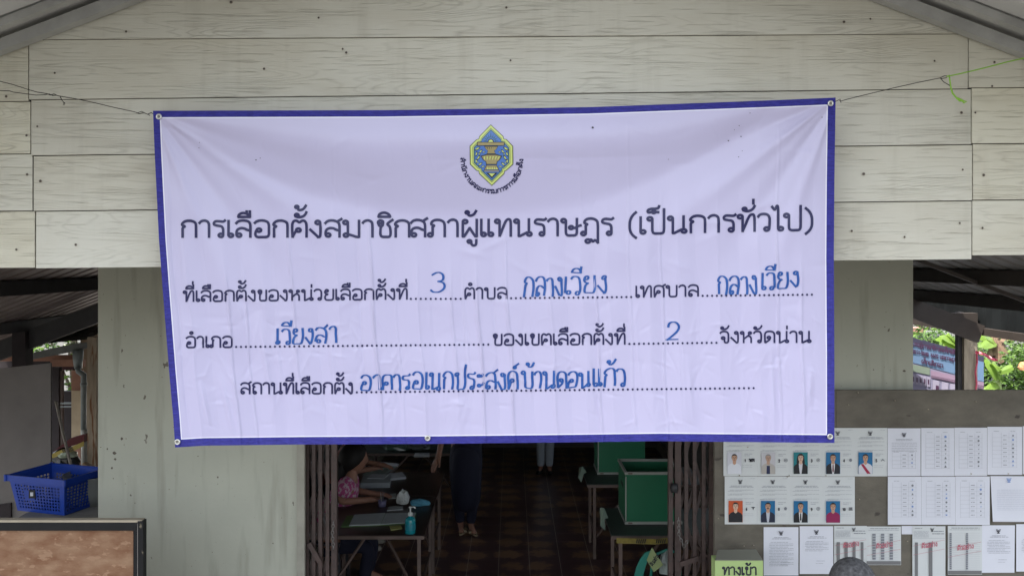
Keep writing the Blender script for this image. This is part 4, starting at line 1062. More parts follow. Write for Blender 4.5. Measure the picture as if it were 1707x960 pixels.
# ------------------------------------------------------------------ foliage: leaf cards
def leaf_mat(name, c1, c2, tr=.35):
    m = mat(name, c1, .38, vscale=3, col2=c2, trans=tr, spec=.5)
    return m
M['leaf'] = leaf_mat('green_leaves', (.045, .10, .02), (.11, .20, .035))
M['leaf2'] = leaf_mat('pale_green_leaves', (.09, .17, .035), (.18, .28, .06))
M['banana'] = leaf_mat('banana_leaf', (.15, .27, .04), (.26, .38, .08), .5)
M['dry'] = mat('dry_brown_leaf', (.12, .075, .045), .85, var=.35)
M['bark'] = mat('grey_bark', (.16, .13, .10), .9, var=.3)
def leaf(mb, c, d, up, L, W, fold=.18, droop=.2):
    d = Vector(d).normalized(); s = d.cross(Vector(up))
    s = s.normalized() if s.length > 1e-3 else Vector((1,0,0)); n = s.cross(d)
    c = Vector(c); p = []
    for t, w_ in ((0, .12), (.35, 1), (.7, .8), (1, .0)):
        q = c + d*L*t - n*(-1)*0 + Vector((0,0,-1))*droop*L*t*t
        p.append((q - s*W/2*w_ + n*W*fold*w_, q, q + s*W/2*w_ + n*W*fold*w_))
    vs = [v for r in p for v in r]; fs = []
    for i in range(3):
        for j in range(2): fs.append((i*3+j, i*3+j+1, i*3+j+4, i*3+j+3))
    mb.add(vs, fs)
def bush(name, label, cat, c, r, n, L, mk, seed, trunk=True, group=None, pal=None):
    rs = random.Random(seed); t = thing(name, label, cat, (c[0], c[1], -.06), group)
    mb = MB(); nc = max(5, n//60); cl = []
    for _ in range(nc):
        a = rs.uniform(0, 2*math.pi); u = rs.uniform(-1, 1); k = rs.uniform(.35, 1)
        cl.append((c[0]+r[0]*k*math.sqrt(1-u*u)*math.cos(a), c[1]+r[1]*k*math.sqrt(1-u*u)*math.sin(a), c[2]+r[2]*k*u, rs.uniform(.22, .4)))
    for i in range(n):
        q = rs.choice(cl); v = Vector((rs.gauss(0,1), rs.gauss(0,1), rs.gauss(0,1))).normalized()
        k = q[3]*rs.uniform(.6, 1); p = (q[0]+v.x*k*r[0], q[1]+v.y*k*r[1], q[2]+v.z*k*r[2]*.9)
        dv = (v.x+rs.uniform(-.6,.6), v.y+rs.uniform(-.6,.6), rs.uniform(-.3,.5))
        mb.cur = 1 if (pal and rs.random() < .4) else 0
        leaf(mb, p, dv, (rs.uniform(-.3,.3), rs.uniform(-.3,.3), 1), L*rs.uniform(.7,1.3), L*rs.uniform(.35,.55))
    mm = [M[mk]] + ([M[pal]] if pal else [])
    cr = mb.build('crown', mm if pal else M[mk], t)
    if trunk:
        tb = MB(); tb.tube([(c[0], c[1], -.1), (c[0]+.05, c[1], c[2]*.5), (c[0], c[1], c[2])], [.07, .055, .03], 8)
        for q in cl[:9]: tb.tube([(c[0]+.02, c[1], max(.1, c[2]-r[2]*.7)), ((c[0]+q[0])/2, (c[1]+q[1])/2, (c[2]+q[2])/2-.05), q[:3]], [.03, .02, .008], 6)
        tb.build('trunk', M['bark'], t)
    return t
bush('leafy_tree', 'sunlit leafy tree far behind the old shed on the left', 'tree', (-9.0, 18.5, 1.6), (1.6, 1.3, 2.0), 2600, .20, 'leaf2', 2, pal='leaf')
bush('leafy_tree', 'tall green tree behind the corrugated fence at the far right', 'tree', (10.4, 23, 2.6), (2.6, 1.8, 2.6), 3000, .22, 'leaf', 5, pal='leaf2')
c = P(1700, 612, 13.5)
bush('green_bush', 'dense glossy green bush at the right edge beyond the side roof', 'bush', (c[0]+.22, 13.1, c[2]-.1), (.62, .5, .75), 3600, .085, 'leaf', 8, pal='leaf2')
c = P(1655, 640, 14.8)
bush('green_bush', 'dark bush low behind the banana plant', 'bush', (c[0]+.3, 14.9, c[2]-.05), (1.5, .6, 1.15), 4200, .12, 'leaf', 12)
c = P(1560, 600, 15.5)
bush('green_bush', 'leafy bush behind the slanting information banner', 'bush', (c[0]+.1, 15.5, c[2]+.0), (.9, .6, .75), 1800, .13, 'leaf', 14, pal='leaf2')
def banana(name, label, base, leaves, seed, dry=0):
    t = thing(name, label, 'banana plant', base); rs = random.Random(seed)
    top = Vector(leaves[0][0])
    st = MB().tube([base, (base[0]+.03, base[1], (base[2]+top.z)/2), tuple(top)], [.075, .06, .035], 10)
    st.build('stem', mat('banana_stem', (.20, .26, .08), .6, var=.2) if 'bst' not in M else M['bst'], t, smooth=True)
    for (a, b_, W, isdry) in leaves:
        a, b_ = Vector(a), Vector(b_); n = 12; mb = MB(); mid = (a+b_)/2 + Vector((0, 0, (b_-a).length*.22))
        pts = [(a*(1-u)**2 + mid*2*u*(1-u) + b_*u*u) for u in [i/n for i in range(n+1)]]
        vs = []; fs = []
        for i, p in enumerate(pts):
            u = i/n; d = (pts[min(i+1, n)]-pts[max(i-1, 0)]).normalized(); s = d.cross(Vector((0, -.25, 1)))
            s = s.normalized() if s.length > 1e-3 else Vector((1, 0, 0))
            w_ = W*math.sin(math.pi*min(1, max(.03, u*.93+.07)))**.6 * (1 if u < .98 else .1)
            if isdry: w_ *= rs.uniform(.3, 1)
            else: w_ *= rs.uniform(.9, 1.0)
            for k in (-1, -.5, 0, .5, 1): vs.append(tuple(p + s*w_/2*k + Vector((0, 0, -.35*abs(k)*w_ + (.02 if k == 0 else 0)))))
        for i in range(n):
            for k in range(4): fs.append((i*5+k, i*5+k+1, i*5+5+k+1, i*5+5+k))
        mb.add(vs, fs); mb.build('leaf', M['dry'] if isdry else M['banana'], t, smooth=not isdry)
    return t
B = lambda x, y, Y=12.8: P(x, y, Y)
banana('banana_plant', 'young banana plant with bright broad leaves at the right beyond the post', (B(1667,0)[0], 12.8, -.06),
       [(B(1664,634), B(1643,598,12.5), .17, 0), (B(1664,622), B(1688,611,12.5), .19, 0), (B(1664,620), B(1654,606,12.4), .15, 0), (B(1664,642), B(1641,650,12.5), .15, 0)], 1)
banana('banana_plant', 'banana plant with dry brown hanging leaves under the right side roof', (B(1660,0,14)[0], 14, -.06),
       [(B(1655,570,14), B(1632,556,13.8), .30, 0), (B(1655,566,14), B(1648,600,13.7), .2, 1), (B(1657,562,14), B(1668,606,13.7), .25, 1), (B(1660,560,14), B(1680,590,13.8), .25, 1), (B(1655,560,14), B(1660,612,13.8), .2, 1), (B(1655,566,14), B(1636,580,13.6), .24, 0), (B(1664,556,14), B(1694,566,13.8), .3, 1)], 2)
banana('banana_plant', 'banana plant with yellow green leaves between the fence and the slanting banner', (B(1592,0,14.5)[0], 14.5, -.06),
       [(B(1590,572,14.5), B(1566,562,14.2), .34, 0), (B(1590,572,14.5), B(1608,562,14.2), .3, 0), (B(1588,572,14.5), B(1580,556,14.3), .3, 0), (B(1590,574,14.5), B(1572,576,14.2), .3, 0)], 3)
# orange leaf / cloth at the right edge
oc = blob(P(1706, 612, 12.5), (.07, .05, .07), 9, 10, 6); tag(oc.build('hanging_cloth', mat('orange_brown_cloth', (.42,.20,.09), .8)), 'orange brown cloth at the right edge in front of the bush', 'cloth')
# corrugated fence and low red roof far right
fe = thing('corrugated_fence', 'grey corrugated metal fence behind the slanting banner on the right', 'fence', (P(1550,0,17)[0], 17, -.06))
mb = MB(); n = 120; xa, xb = P(1480,0,17)[0], P(1588,0,17)[0]
vs = [(xa+(xb-xa)*i/n, 17+.03*math.sin(i*math.pi/1.5), z) for z in (-.06, P(0,551,17)[2]) for i in range(n+1)]
mb.add(vs, [(i, i+1, n+2+i, n+1+i) for i in range(n)]); mb.build('fence_sheet', mat('pale_zinc_sheet', (.36,.38,.36), .5, var=.2), fe)
MB().box((xa, 16.93, P(0,553,17)[2]), (P(1536,0,17)[0], 17.2, P(0,546,17)[2])).build('fence_cap', mat('dull_pink_paint', (.36,.17,.14), .7), fe)
# post on the right
po_ = thing('wooden_post', 'pale wooden post with a dark strip as its shaded side carrying the right side roof', 'post', (P(1622,0,8.7)[0], 8.7, -.06))
pbox(MB(), 1607.5, 547, 1629.5, 1500, 8.70, .10).build('post_timber', M['wood'], po_)
pbox(MB(), 1597, 520, 1607, 1500, 8.74, .06).build('post_shade_strip', M['darksteel'], po_)  # dark strip stands in for the shaded side of the post
pbox(MB(), 1592, 522, 1630, 546, 8.66, .10).build('post_bracket', mat('bracket_brown', (.05,.04,.034), .7), po_)
rb = MB()
q = [(1626,585),(1632,586),(1640,588),(1648,593),(1656,597),(1664,600)]
for k in range(5):
    (a, b_), (c_, d_) = q[k], q[k+1]; rb.poly([P(a, b_+4.5, 8.64), P(c_, d_+4-(k == 4)*2, 8.64-.02*(k % 2)), P(c_, d_, 8.62), P(a, b_-1, 8.66)])
rb.tube([P(1628,588,8.66), P(1629,604,8.68), P(1626,620,8.67), P(1628,640,8.68), P(1626,655,8.68)], .009, 6)
tag(rb.build('pink_ribbon', mat('pink_plastic_ribbon', (.62,.10,.16), .4, trans=.2)), 'pink plastic ribbon tied round the pale wooden post', 'ribbon')
# ------- slanting information banner seen from behind (lettering reversed)
def imap(px, py, off):      # plane receding to the right
    t = (px-1500)/150.; Y = 1/(1/11.2 + t*(1/10.3-1/11.2))
    return P(px, py, Y-off*1.5)
ib = thing('information_banner', 'pale blue election information banner seen from behind beyond the right wall', 'banner', imap(1560, 700, 0))
def iq(mb, a, b_, c_, d_, off):   # corners: tl,tr,br,bl
    mb.poly([imap(*p, off) for p in (d_, c_, b_, a)])
top_ = lambda x: 562+(x-1520)*.27
mb = MB(); iq(mb, (1440, top_(1440)), (1640, top_(1640)), (1640, 760), (1440, 760), 0); mb.build('vinyl_sheet', mat('pale_pink_white_vinyl', (.21,.20,.29), .5), ib)
mb = MB(); iq(mb, (1440, top_(1440)), (1640, top_(1640)), (1640, top_(1640)+9), (1440, top_(1440)+9), .004); mb.build('top_hem', mat('slate_hem', (.04,.04,.07), .5), ib)
mb = MB(); iq(mb, (1440, top_(1440)+9), (1640, top_(1640)+9), (1640, top_(1640)+42), (1440, top_(1440)+42), .004); mb.build('blue_band', mat('sky_blue_print', (.11,.18,.29), .5), ib)
mb = MB(); iq(mb, (1440, 590), (1550, 613), (1550, 625), (1440, 602), .006); mb.build('green_band', mat('pale_green_print', (.16,.20,.16), .5), ib)
mb = MB(); iq(mb, (1552, 617), (1640, 637), (1640, 649), (1552, 629), .006); mb.build('pink_band', mat('pale_pink_print', (.24,.17,.24), .5), ib)
mk_ = mat('plum_print', (.05,.018,.05), .6)
for txt_, a_, b_, y_ in (('การเลือกตั้งสมาชิกสภาผู้แทน', 1521, 1606, 576), ('14 พฤษภาคม 2566', 1551, 1606, 588), ('08.00-17.00', 1521, 1548, 588), ('เวลาเลือกตั้ง', 1536, 1572, 602)):
    mb = MB(); write(mb, txt_, a_, b_, y_, y_, 5.6, 1.25, lambda x, y, o, s_=a_+b_: imap(s_-x, y+.205*(s_-x-1521), o*3+.010)); mb.build('reversed_lettering', mk_, ib)
mb = MB()
for i in range(5):
    x = 1520+i*6.4; iq(mb, (x, 623+i*1.2), (x+5, 624+i*1.2), (x+5, 640+i*1.2), (x, 639+i*1.2), .008)
for x in (1555, 1570, 1584): iq(mb, (x, 633+(x-1555)*.2), (x+11, 635+(x-1555)*.2), (x+11, 655), (x, 655), .008)
mb.build('picture_box', mat('pale_box_print', (.28,.26,.34), .5), ib)
mb = MB()
for i in range(5):
    x = 1521.2+i*6.4; iq(mb, (x, 627+i*1.2), (x+2.2, 628+i*1.2), (x+2.2, 636+i*1.2), (x, 635+i*1.2), .011)
iq(mb, (1560, 642), (1565, 643), (1565, 652), (1560, 652), .011)
for y in (626, 629): iq(mb, (1552, y), (1640, y+17), (1640, y+17.8), (1552, y+.8), .010)
mb.build('picture_print', mk_, ib)

# ------------------------------------------------------------------ people (skinned skeletons)
def skin(name, chains, mats, parent, sub=1, smooth=True):
    """chains: list of lists of ((x,y,z), radius); points shared by position are welded"""
    vs = []; rad = []; es = []; ix = {}
    for ch in chains:
        prev = None
        for p, r in ch:
            k = tuple(round(c, 4) for c in p)
            if k not in ix: ix[k] = len(vs); vs.append(tuple(p)); rad.append(r)
            if prev is not None and prev != ix[k]: es.append((prev, ix[k]))
            prev = ix[k]
    po = WL[parent.name]
    me = bpy.data.meshes.new(name); me.from_pydata([(a-po[0], b-po[1], c-po[2]) for a, b, c in vs], es, [])
    o = bpy.data.objects.new(name, me); COL.objects.link(o); o.parent = parent; WL[o.name] = po
    me.materials.append(mats)
    o.modifiers.new('skin', 'SKIN'); o.modifiers['skin'].use_smooth_shade = smooth
    for i, r in enumerate(rad):
        sv = me.skin_vertices[0].data[i]; sv.radius = (r, r) if not isinstance(r, tuple) else r
        sv.use_root = (i == 0)
    s = o.modifiers.new('sub', 'SUBSURF'); s.levels = sub; s.render_levels = sub
    return o
def V3(*a): return Vector(a)
def hand_chains(wrist, d, up, curl=.5, L=.18):
    """palm and five fingers from the wrist along d; up = back of the hand"""
    wrist, d, up = Vector(wrist), Vector(d).normalized(), Vector(up).normalized(); s = d.cross(up).normalized(); up = s.cross(d)
    palm = wrist + d*.055; ch = [[(tuple(wrist), .026), (tuple(palm), (.036))]]
    for k, (off, ln) in enumerate(((-.030, .072), (-.010, .082), (.010, .076), (.028, .060))):
        b = palm + d*.032 + s*off; m = b + d*ln*.5 - up*curl*.015; e = m + d*ln*.42 - up*curl*.035
        ch.append([(tuple(palm), .036), (tuple(b), .011), (tuple(m), .0095), (tuple(e), .007)])
    b = wrist + d*.03 - s*.040; ch.append([(tuple(wrist + d*.0), .026), (tuple(b), .013), (tuple(b + d*.03 - s*.018 - up*.01), .010), (tuple(b + d*.055 - s*.02 - up*.015), .008)])
    return ch
def head_mesh(name, c, face, parent, m, r=.098):
    """head with brow, nose, mouth, chin and ears; face = unit direction"""
    c = Vector(c); f = Vector(face).normalized(); s = f.cross(Vector((0,0,1))).normalized(); u = s.cross(f)
    mb = MB(); n, mm = 24, 18; vs = []; fs = []
    for j in range(mm+1):
        t = math.pi*j/mm
        for i in range(n):
            a = 2*math.pi*i/n
            x, y, z = math.sin(t)*math.cos(a), math.sin(t)*math.sin(a), math.cos(t)
            rx = 1.08; ry = .84; rz = 1.28
            k = 1 - (.22*max(0, -z)**1.3)*(.4+.6*abs(y))
            if x > .2:
                k2 = math.exp(-((y)/.16)**2)
                x += .20*k2*math.exp(-((z+.12)/.16)**2)          # nose
                x -= .07*math.exp(-((abs(y)-.36)/.16)**2)*math.exp(-((z-.08)/.12)**2)   # eye sockets
                x += .06*k2*math.exp(-((z+.45)/.07)**2)          # lips
                x += .06*math.exp(-(y/.3)**2)*math.exp(-((z+.75)/.15)**2)
            p = c + f*(x*rx*k*r) + s*(y*ry*k*r) + u*(z*rz*r); vs.append(tuple(p))
    for j in range(mm):
        for i in range(n): fs.append((j*n+i, (j+1)*n+i, (j+1)*n+(i+1) % n, j*n+(i+1) % n))
    mb.add(vs, fs)
    for q in (-1, 1):
        e = c + s*(q*.84*r); mb.tube([tuple(e + f*(.012*math.cos(k*.9)) + u*(.026*math.sin(k*.9)) + s*q*.008) for k in range(7)], .007, 6, close=True)
    return mb.build(name, m, parent, smooth=True)
def hair_mesh(c, face, parent, m, r=.105, low=.1, back=.35, bun=False, name='hair'):
    c = Vector(c); f = Vector(face).normalized(); s = f.cross(Vector((0,0,1))).normalized(); u = s.cross(f)
    mb = MB(); n, mm = 24, 14; vs = []; fs = []; rs = random.Random(4)
    for j in range(mm+1):
        for i in range(n):
            a = 2*math.pi*i/n; fr = (math.cos(a)+1)/2
            tmax = math.pi*(.62+.16*(1-fr)) - 1.05*fr*fr
            t = tmax*j/mm
            x, y, z = math.sin(t)*math.cos(a), math.sin(t)*math.sin(a), math.cos(t); k = 1+rs.uniform(-.02, .02)
            vs.append(tuple(c + f*(x*1.1*r*k - .004) + s*(y*.92*r*k) + u*(z*1.3*r*k)))
    for j in range(mm):
        for i in range(n): fs.append((j*n+i, (j+1)*n+i, (j+1)*n+(i+1) % n, j*n+(i+1) % n))
    mb.add(vs, fs)
    if bun: mb.v += []; mb.lathe(tuple(c - f*.12 - u*.02 - Vector((0,0,.04))), [(.005,0),(.035,.01),(.045,.035),(.035,.06),(.005,.07)], 12)
    return mb.build(name, m, parent, smooth=True)
TZ = .76     # table top height
def person(label, base, face, J, shirt, trouser, cat='person', hands=True, hair=True, shoe=None, mask=None, hand_dir=None, sleeves=True, hr=.098):
    t = thing('person', label, cat, base)
    jp = {k: tuple(v) for k, v in J.items()}
    ch = [[(jp['pelvis'], .115), (jp['waist'], .105), (jp['chest'], .125), (jp['neckb'], .07), (jp['neck'], .048), (jp['headb'], .055)]]
    cl_s = [[(jp['pelvis'], .138), (jp['waist'], .128), (jp['chest'], .145), (jp['neckb'], .085)]]
    cl_t = [[(jp['waist'], .11), (jp['pelvis'], .145)]]
    for s in 'LR':
        if 'sh'+s in jp:
            ch.append([(jp['neckb'], .07), (jp['sh'+s], .052), (jp['el'+s], .040), (jp['wr'+s], .026)])
            mid = tuple((Vector(jp['sh'+s])*(.25 if sleeves else .9)+Vector(jp['el'+s])*(.75 if sleeves else .1)))
            cl_s.append([(jp['neckb'], .085), (jp['sh'+s], .070), (mid, .066)])
            if hands:
                dd = Vector(hand_dir[s]) if hand_dir and s in hand_dir else Vector(jp['wr'+s])-Vector(jp['el'+s])
                ch += hand_chains(jp['wr'+s], dd, (0, 0, 1) if abs(dd.normalized().z) < .8 else (0, -1, 0))
        ch.append([(jp['pelvis'], .115), (jp['hp'+s], .085), (jp['kn'+s], .055), (jp['an'+s], .036), (jp['to'+s], .026)])
        cl_t.append([(jp['pelvis'], .145), (jp['hp'+s], .102), (jp['kn'+s], .072), (jp['an'+s], .056)])
        if shoe:
            a, b = Vector(jp['an'+s]), Vector(jp['to'+s]); h = Vector((a.x, a.y, b.z)) - (b-a)*.25; h.z = b.z
            sh = skin('shoe', [[(tuple(h), .036), (tuple((h+b)/2), .042), (tuple(b + (b-h)*.12), .032)]], shoe, t)
    skin('body', ch, M['skin'], t, sub=2)
    skin('shirt', cl_s, shirt, t, sub=2); skin('trousers', cl_t, trouser, t, sub=2)
    hc = Vector(jp['headb']) + Vector(face)*.015 + Vector((0, 0, .07))
    head_mesh('head', hc, face, t, M['skin'], r=hr)
    if hair: hair_mesh(hc, face, t, M['hair'])
    if mask:
        f = Vector(face).normalized(); s_ = f.cross(Vector((0,0,1))); mb = MB(); vs = []
        for i in range(7):
            for j in range(5):
                a = (i-3)/3*1.1; v = (j-2)/2
                vs.append(tuple(hc + f*(.118*math.cos(a)+.010*(1-abs(v))) + s_*(.095*math.sin(a)) + Vector((0, 0, -.052+v*.040*(1-.25*abs(i-3)/3)))))
        mb.add(vs, [(i*5+j, i*5+j+1, i*5+j+6, i*5+j+5) for i in range(6) for j in range(4)]); mb.build('face_mask', mask, t, smooth=True)
    return t
def seated(X, Y, wrists, elbows, face=(1, 0, 0), seat=.46, lean=.10):
    J = dict(pelvis=(X, Y, seat+.10), waist=(X+.02, Y, seat+.27), chest=(X+lean, Y, seat+.47), neckb=(X+lean+.03, Y, seat+.62), neck=(X+lean+.05, Y, seat+.68), headb=(X+lean+.07, Y, seat+.73))
    for s, q in (('R', -1), ('L', 1)):
        J['sh'+s] = (X+lean+.02, Y+q*.17, seat+.57); J['el'+s] = elbows[s]; J['wr'+s] = wrists[s]
        J['hp'+s] = (X+.05, Y+q*.10, seat+.08); J['kn'+s] = (X+.45, Y+q*.12, seat+.04); J['an'+s] = (X+.40, Y+q*.12, .09); J['to'+s] = (X+.54, Y+q*.12, .035)
    return J
def fabric(name, base, spots=None, th=.52, sc=14, col2=None): return mat(name, base, .85, spots=(spots, sc, th) if spots else None, bump=.5, bscale=9, vscale=sc*.7, col2=col2)
M['hair'].node_tree.nodes['Principled BSDF'].inputs['Specular IOR Level'].default_value = .2
f_pink = fabric('pink_floral_cotton', (.40,.07,.20), (.50,.38,.43), .50, 30)
f_rust = fabric('rust_floral_cotton', (.16,.04,.035), (.28,.10,.07), .55, 12)
f_dark = fabric('navy_black_cloth', (.006,.007,.022)); f_black = fabric('black_cloth', (.008,.008,.010))
f_pale = fabric('pale_grey_trouser_cloth', (.30,.34,.38))
YA, YBp = 8.18, 9.30
XA = -1.72
pA = person('seated person in a pink floral shirt resting both forearms on the near table', (XA, YA, 0), (.9, .35, -.1),
   seated(XA, YA, dict(R=(-1.30, YA-.06, TZ+.045), L=(-1.26, YA+.13, TZ+.045)), dict(R=(-1.52, YA-.17, TZ+.05), L=(-1.50, YA+.20, TZ+.07)), seat=.36, lean=.22), f_pink, f_dark, hair=False, hand_dir=dict(R=(1,.25,-.05), L=(1,.0,-.05)))
XB_ = -1.88
pB = person('seated person in a rust floral top and face mask with a yellow badge', (XB_, YBp, 0), (.95, -.15, -.3),
   seated(XB_, YBp, dict(R=(-1.46, YBp+.0, TZ+.05), L=(-1.40, YBp+.20, TZ+.05)), dict(R=(-1.66, YBp-.20, TZ+.06), L=(-1.64, YBp+.24, TZ+.08)), lean=.22), f_rust, f_dark, mask=mat('pale_grey_mask', (.30,.33,.33), .8), shoe=mat('pale_sandal', (.35,.33,.28), .7))
bd = MB(); c = P(592, 766, 8.95); bd.add([(c[0]-.05, c[1], c[2]-.02), (c[0]+.0, c[1]-.01, c[2]-.07), (c[0]+.05, c[1], c[2]-.01), (c[0]+.0, c[1]+.01, c[2]+.06)], [(0,1,2,3)]); bd.build('badge', mat('yellow_badge', (.42,.40,.10), .6), pB)
hair_mesh(Vector((XA+.285, YA-.005, 1.155)), (.9, .35, -.1), pA, M['hair'], r=.122)
skin('hair_tail', [[((XA+.22, YA-.02, 1.16), .085), ((XA+.16, YA-.05, 1.05), .08), ((XA+.13, YA-.07, .93), .05)]], M['hair'], pA, sub=2)
# chairs under them
def stool(name, label, X, Y, m, back=True):
    t = thing(name, label, 'chair', (X, Y, 0)); s = .20
    MB().box((X-s, Y-s, .43), (X+s, Y+s, .455)).build('seat', m, t, bevel=.008)
    for a in (-1, 1):
        for b in (-1, 1): MB().beam((X+a*.17, Y+b*.17, .43), (X+a*.20, Y+b*.20, 0), .03, .03).build('leg', m, t)
    if back: MB().box((X-s-.02, Y-s, .55), (X-s+.01, Y+s, .85)).build('backrest', m, t, bevel=.01)
m_ch = mat('dark_chair_plastic', (.03,.03,.035), .5)
stool('plastic_chair', 'dark plastic chair under the person in the pink floral shirt', XA, YA, m_ch)
stool('plastic_chair', 'dark plastic chair under the person in the rust floral top', XB_, YBp, m_ch)
# standing person in black, reaching to the table end
X, Y = -.50, 9.85
J = dict(pelvis=(X, Y, .92), waist=(X-.02, Y-.02, 1.06), chest=(X-.06, Y-.05, 1.28), neckb=(X-.09, Y-.08, 1.43), neck=(X-.10, Y-.09, 1.50), headb=(X-.11, Y-.11, 1.54),
  shR=(X-.25, Y-.05, 1.38), elR=(X-.24, Y-.16, 1.12), wrR=(-.775, 9.50, .87), shL=(X+.10, Y-.12, 1.38), elL=(X+.13, Y-.20, 1.18), wrL=(X+.0, Y-.34, 1.30),
  hpR=(X-.10, Y, .88), knR=(X-.10, Y-.02, .48), anR=(X-.06, Y+.0, .09), toR=(X-.04, Y-.15, .035), hpL=(X+.10, Y, .88), knL=(X+.09, Y-.02, .48), anL=(X+.05, Y-.05, .09), toL=(X+.10, Y-.19, .035))
pC = person('standing person in dark clothes and straw coloured sandals reaching to the table end', (X, Y, 0), (-.6, -.6, -.3), J, f_dark, f_dark, hand_dir=dict(R=(-.35,-.35,-.6)), sleeves=False)
sk = skin('skirt', [[((X, Y, 1.0), .16), ((X, Y-.01, .75), .19), ((X, Y-.01, .45), .18), ((X, Y-.0, .20), .165)]], f_dark, pC, sub=2)
for s, (xx, yy, r_) in enumerate(((X-.03, Y-.06, -.2), (X+.08, Y-.10, .35))):
    mb = MB(); pts = [(.030*math.cos(a)*(1.1 if math.sin(a) > 0 else 1), .125*math.sin(a)) for a in [k*math.pi/8 for k in range(16)]]
    mb.prism([(xx+px*math.cos(r_+math.pi*.0)-py*math.sin(r_), yy+px*math.sin(r_)+py*math.cos(r_), .012) for px, py in pts], (0, 0, .018)); mb.build('sandal', mat('straw_sandal', (.34,.27,.17), .7), pC)
    MB().tube([(xx-.04, yy-.05, .03), (xx, yy-.06, .065), (xx+.04, yy-.05, .03)], .010, 6).build('sandal_strap', mat('straw_strap', (.34,.27,.17), .7), pC)
# person far inside in pale trousers
X, Y = .46, 12.55
J = dict(pelvis=(X, Y, .92), waist=(X, Y, 1.06), chest=(X, Y, 1.28), neckb=(X, Y, 1.43), neck=(X, Y, 1.50), headb=(X, Y, 1.54),
  shR=(X-.17, Y, 1.38), elR=(X-.22, Y, 1.10), wrR=(X-.22, Y-.06, .86), shL=(X+.17, Y, 1.38), elL=(X+.22, Y, 1.10), wrL=(X+.22, Y-.06, .86),
  hpR=(X-.08, Y, .88), knR=(X-.065, Y-.02, .48), anR=(X-.06, Y, .09), toR=(X-.10, Y-.14, .04), hpL=(X+.08, Y, .88), knL=(X+.065, Y-.02, .48), anL=(X+.055, Y, .09), toL=(X+.07, Y-.15, .04))
pD = person('person in pale grey trousers and black shoes standing far inside the hall', (X, Y, 0), (0, -1, 0), J, f_dark, f_pale, shoe=M['blackm'])
# person with a grey cap at the bottom right corner
Y = 4.3; hx, _, hz = P(1421, 960, Y)
J = dict(pelvis=(hx, Y, .90), waist=(hx, Y, 1.04), chest=(hx, Y, 1.22), neckb=(hx, Y, 1.31), neck=(hx, Y, 1.36), headb=(hx, Y, 1.40))
hz = 1.43
J = {k: (v[0], v[1], v[2]-.075) for k, v in J.items()}
for s, q in (('R', -1), ('L', 1)):
    J['sh'+s] = (hx+q*.17, Y, 1.22); J['el'+s] = (hx+q*.22, Y, .98); J['wr'+s] = (hx+q*.20, Y+.12, .80)
    J['hp'+s] = (hx+q*.09, Y, .84); J['kn'+s] = (hx+q*.09, Y+.02, .46); J['an'+s] = (hx+q*.09, Y, .09-.05); J['to'+s] = (hx+q*.10, Y+.14, -.01)
pE = person('person in a mottled grey cap whose head shows at the bottom right corner', (hx, Y, -.06), (.35, .94, 0), J, fabric('grey_shirt_cloth', (.2,.2,.22)), f_black, hair=False, hr=.088)
capm = mat('mottled_grey_cap_cloth', (.035,.035,.038), .9, vscale=50, col2=(.15,.15,.155), bump=.5, bscale=70)
cc = Vector(J['headb']) + Vector((.006, .014, .080))
mb = MB(); n, mm = 32, 14; vs = []; fs = []
for j in range(mm+1):
    t = (math.pi*.56)*j/mm
    for i in range(n):
        a = 2*math.pi*i/n; g = 1 - .035*abs(math.cos(3*a))**20*math.sin(t)
        vs.append((cc.x+.109*g*math.sin(t)*math.cos(a), cc.y+.120*g*math.sin(t)*math.sin(a), cc.z+.122*math.cos(t)))
for j in range(mm):
    for i in range(n): fs.append((j*n+i, (j+1)*n+i, (j+1)*n+(i+1) % n, j*n+(i+1) % n))
mb.add(vs, fs); cp = mb.build('cap', capm, pE, smooth=True)
MB().lathe((cc.x, cc.y, cc.z+.120), [(.001,.006),(.006,.004),(.009,0),(.001,-.001)], 10).build('cap_button', capm, cp)
mb = MB(); vs = []
for i in range(13):
    a = R(15+150*i/12)
    for k, e in ((1, 0), (1.55, -.02)): vs.append((cc.x+.112*math.cos(a)*(.9 if k > 1 else 1)*k, cc.y+.122*math.sin(a)*k, cc.z-.02+e))
mb.add(vs, [(2*i, 2*i+1, 2*i+3, 2*i+2) for i in range(12)]); mb.build('cap_brim', capm, cp)
mb = MB()      # embroidered mark, lower right of the cap
for k, (a0, z0) in enumerate(((-62, .045), (-48, .050), (-36, .042))):
    a = R(a0)
    def cpnt(a, z, e=.002):
        rr = math.sqrt(max(0, 1-(z/.125)**2)); return (cc.x+(.109*rr+e)*math.cos(a), cc.y+(.120*rr+e)*math.sin(a), cc.z+z)
    mb.add([cpnt(a, z0-.02), cpnt(a+.12, z0-.02), cpnt(a+.16, z0+.012), cpnt(a+.02, z0+.012)], [(0,1,2,3)])
mb.build('cap_embroidery', mat('pale_embroidery', (.5,.5,.5), .8), cp)

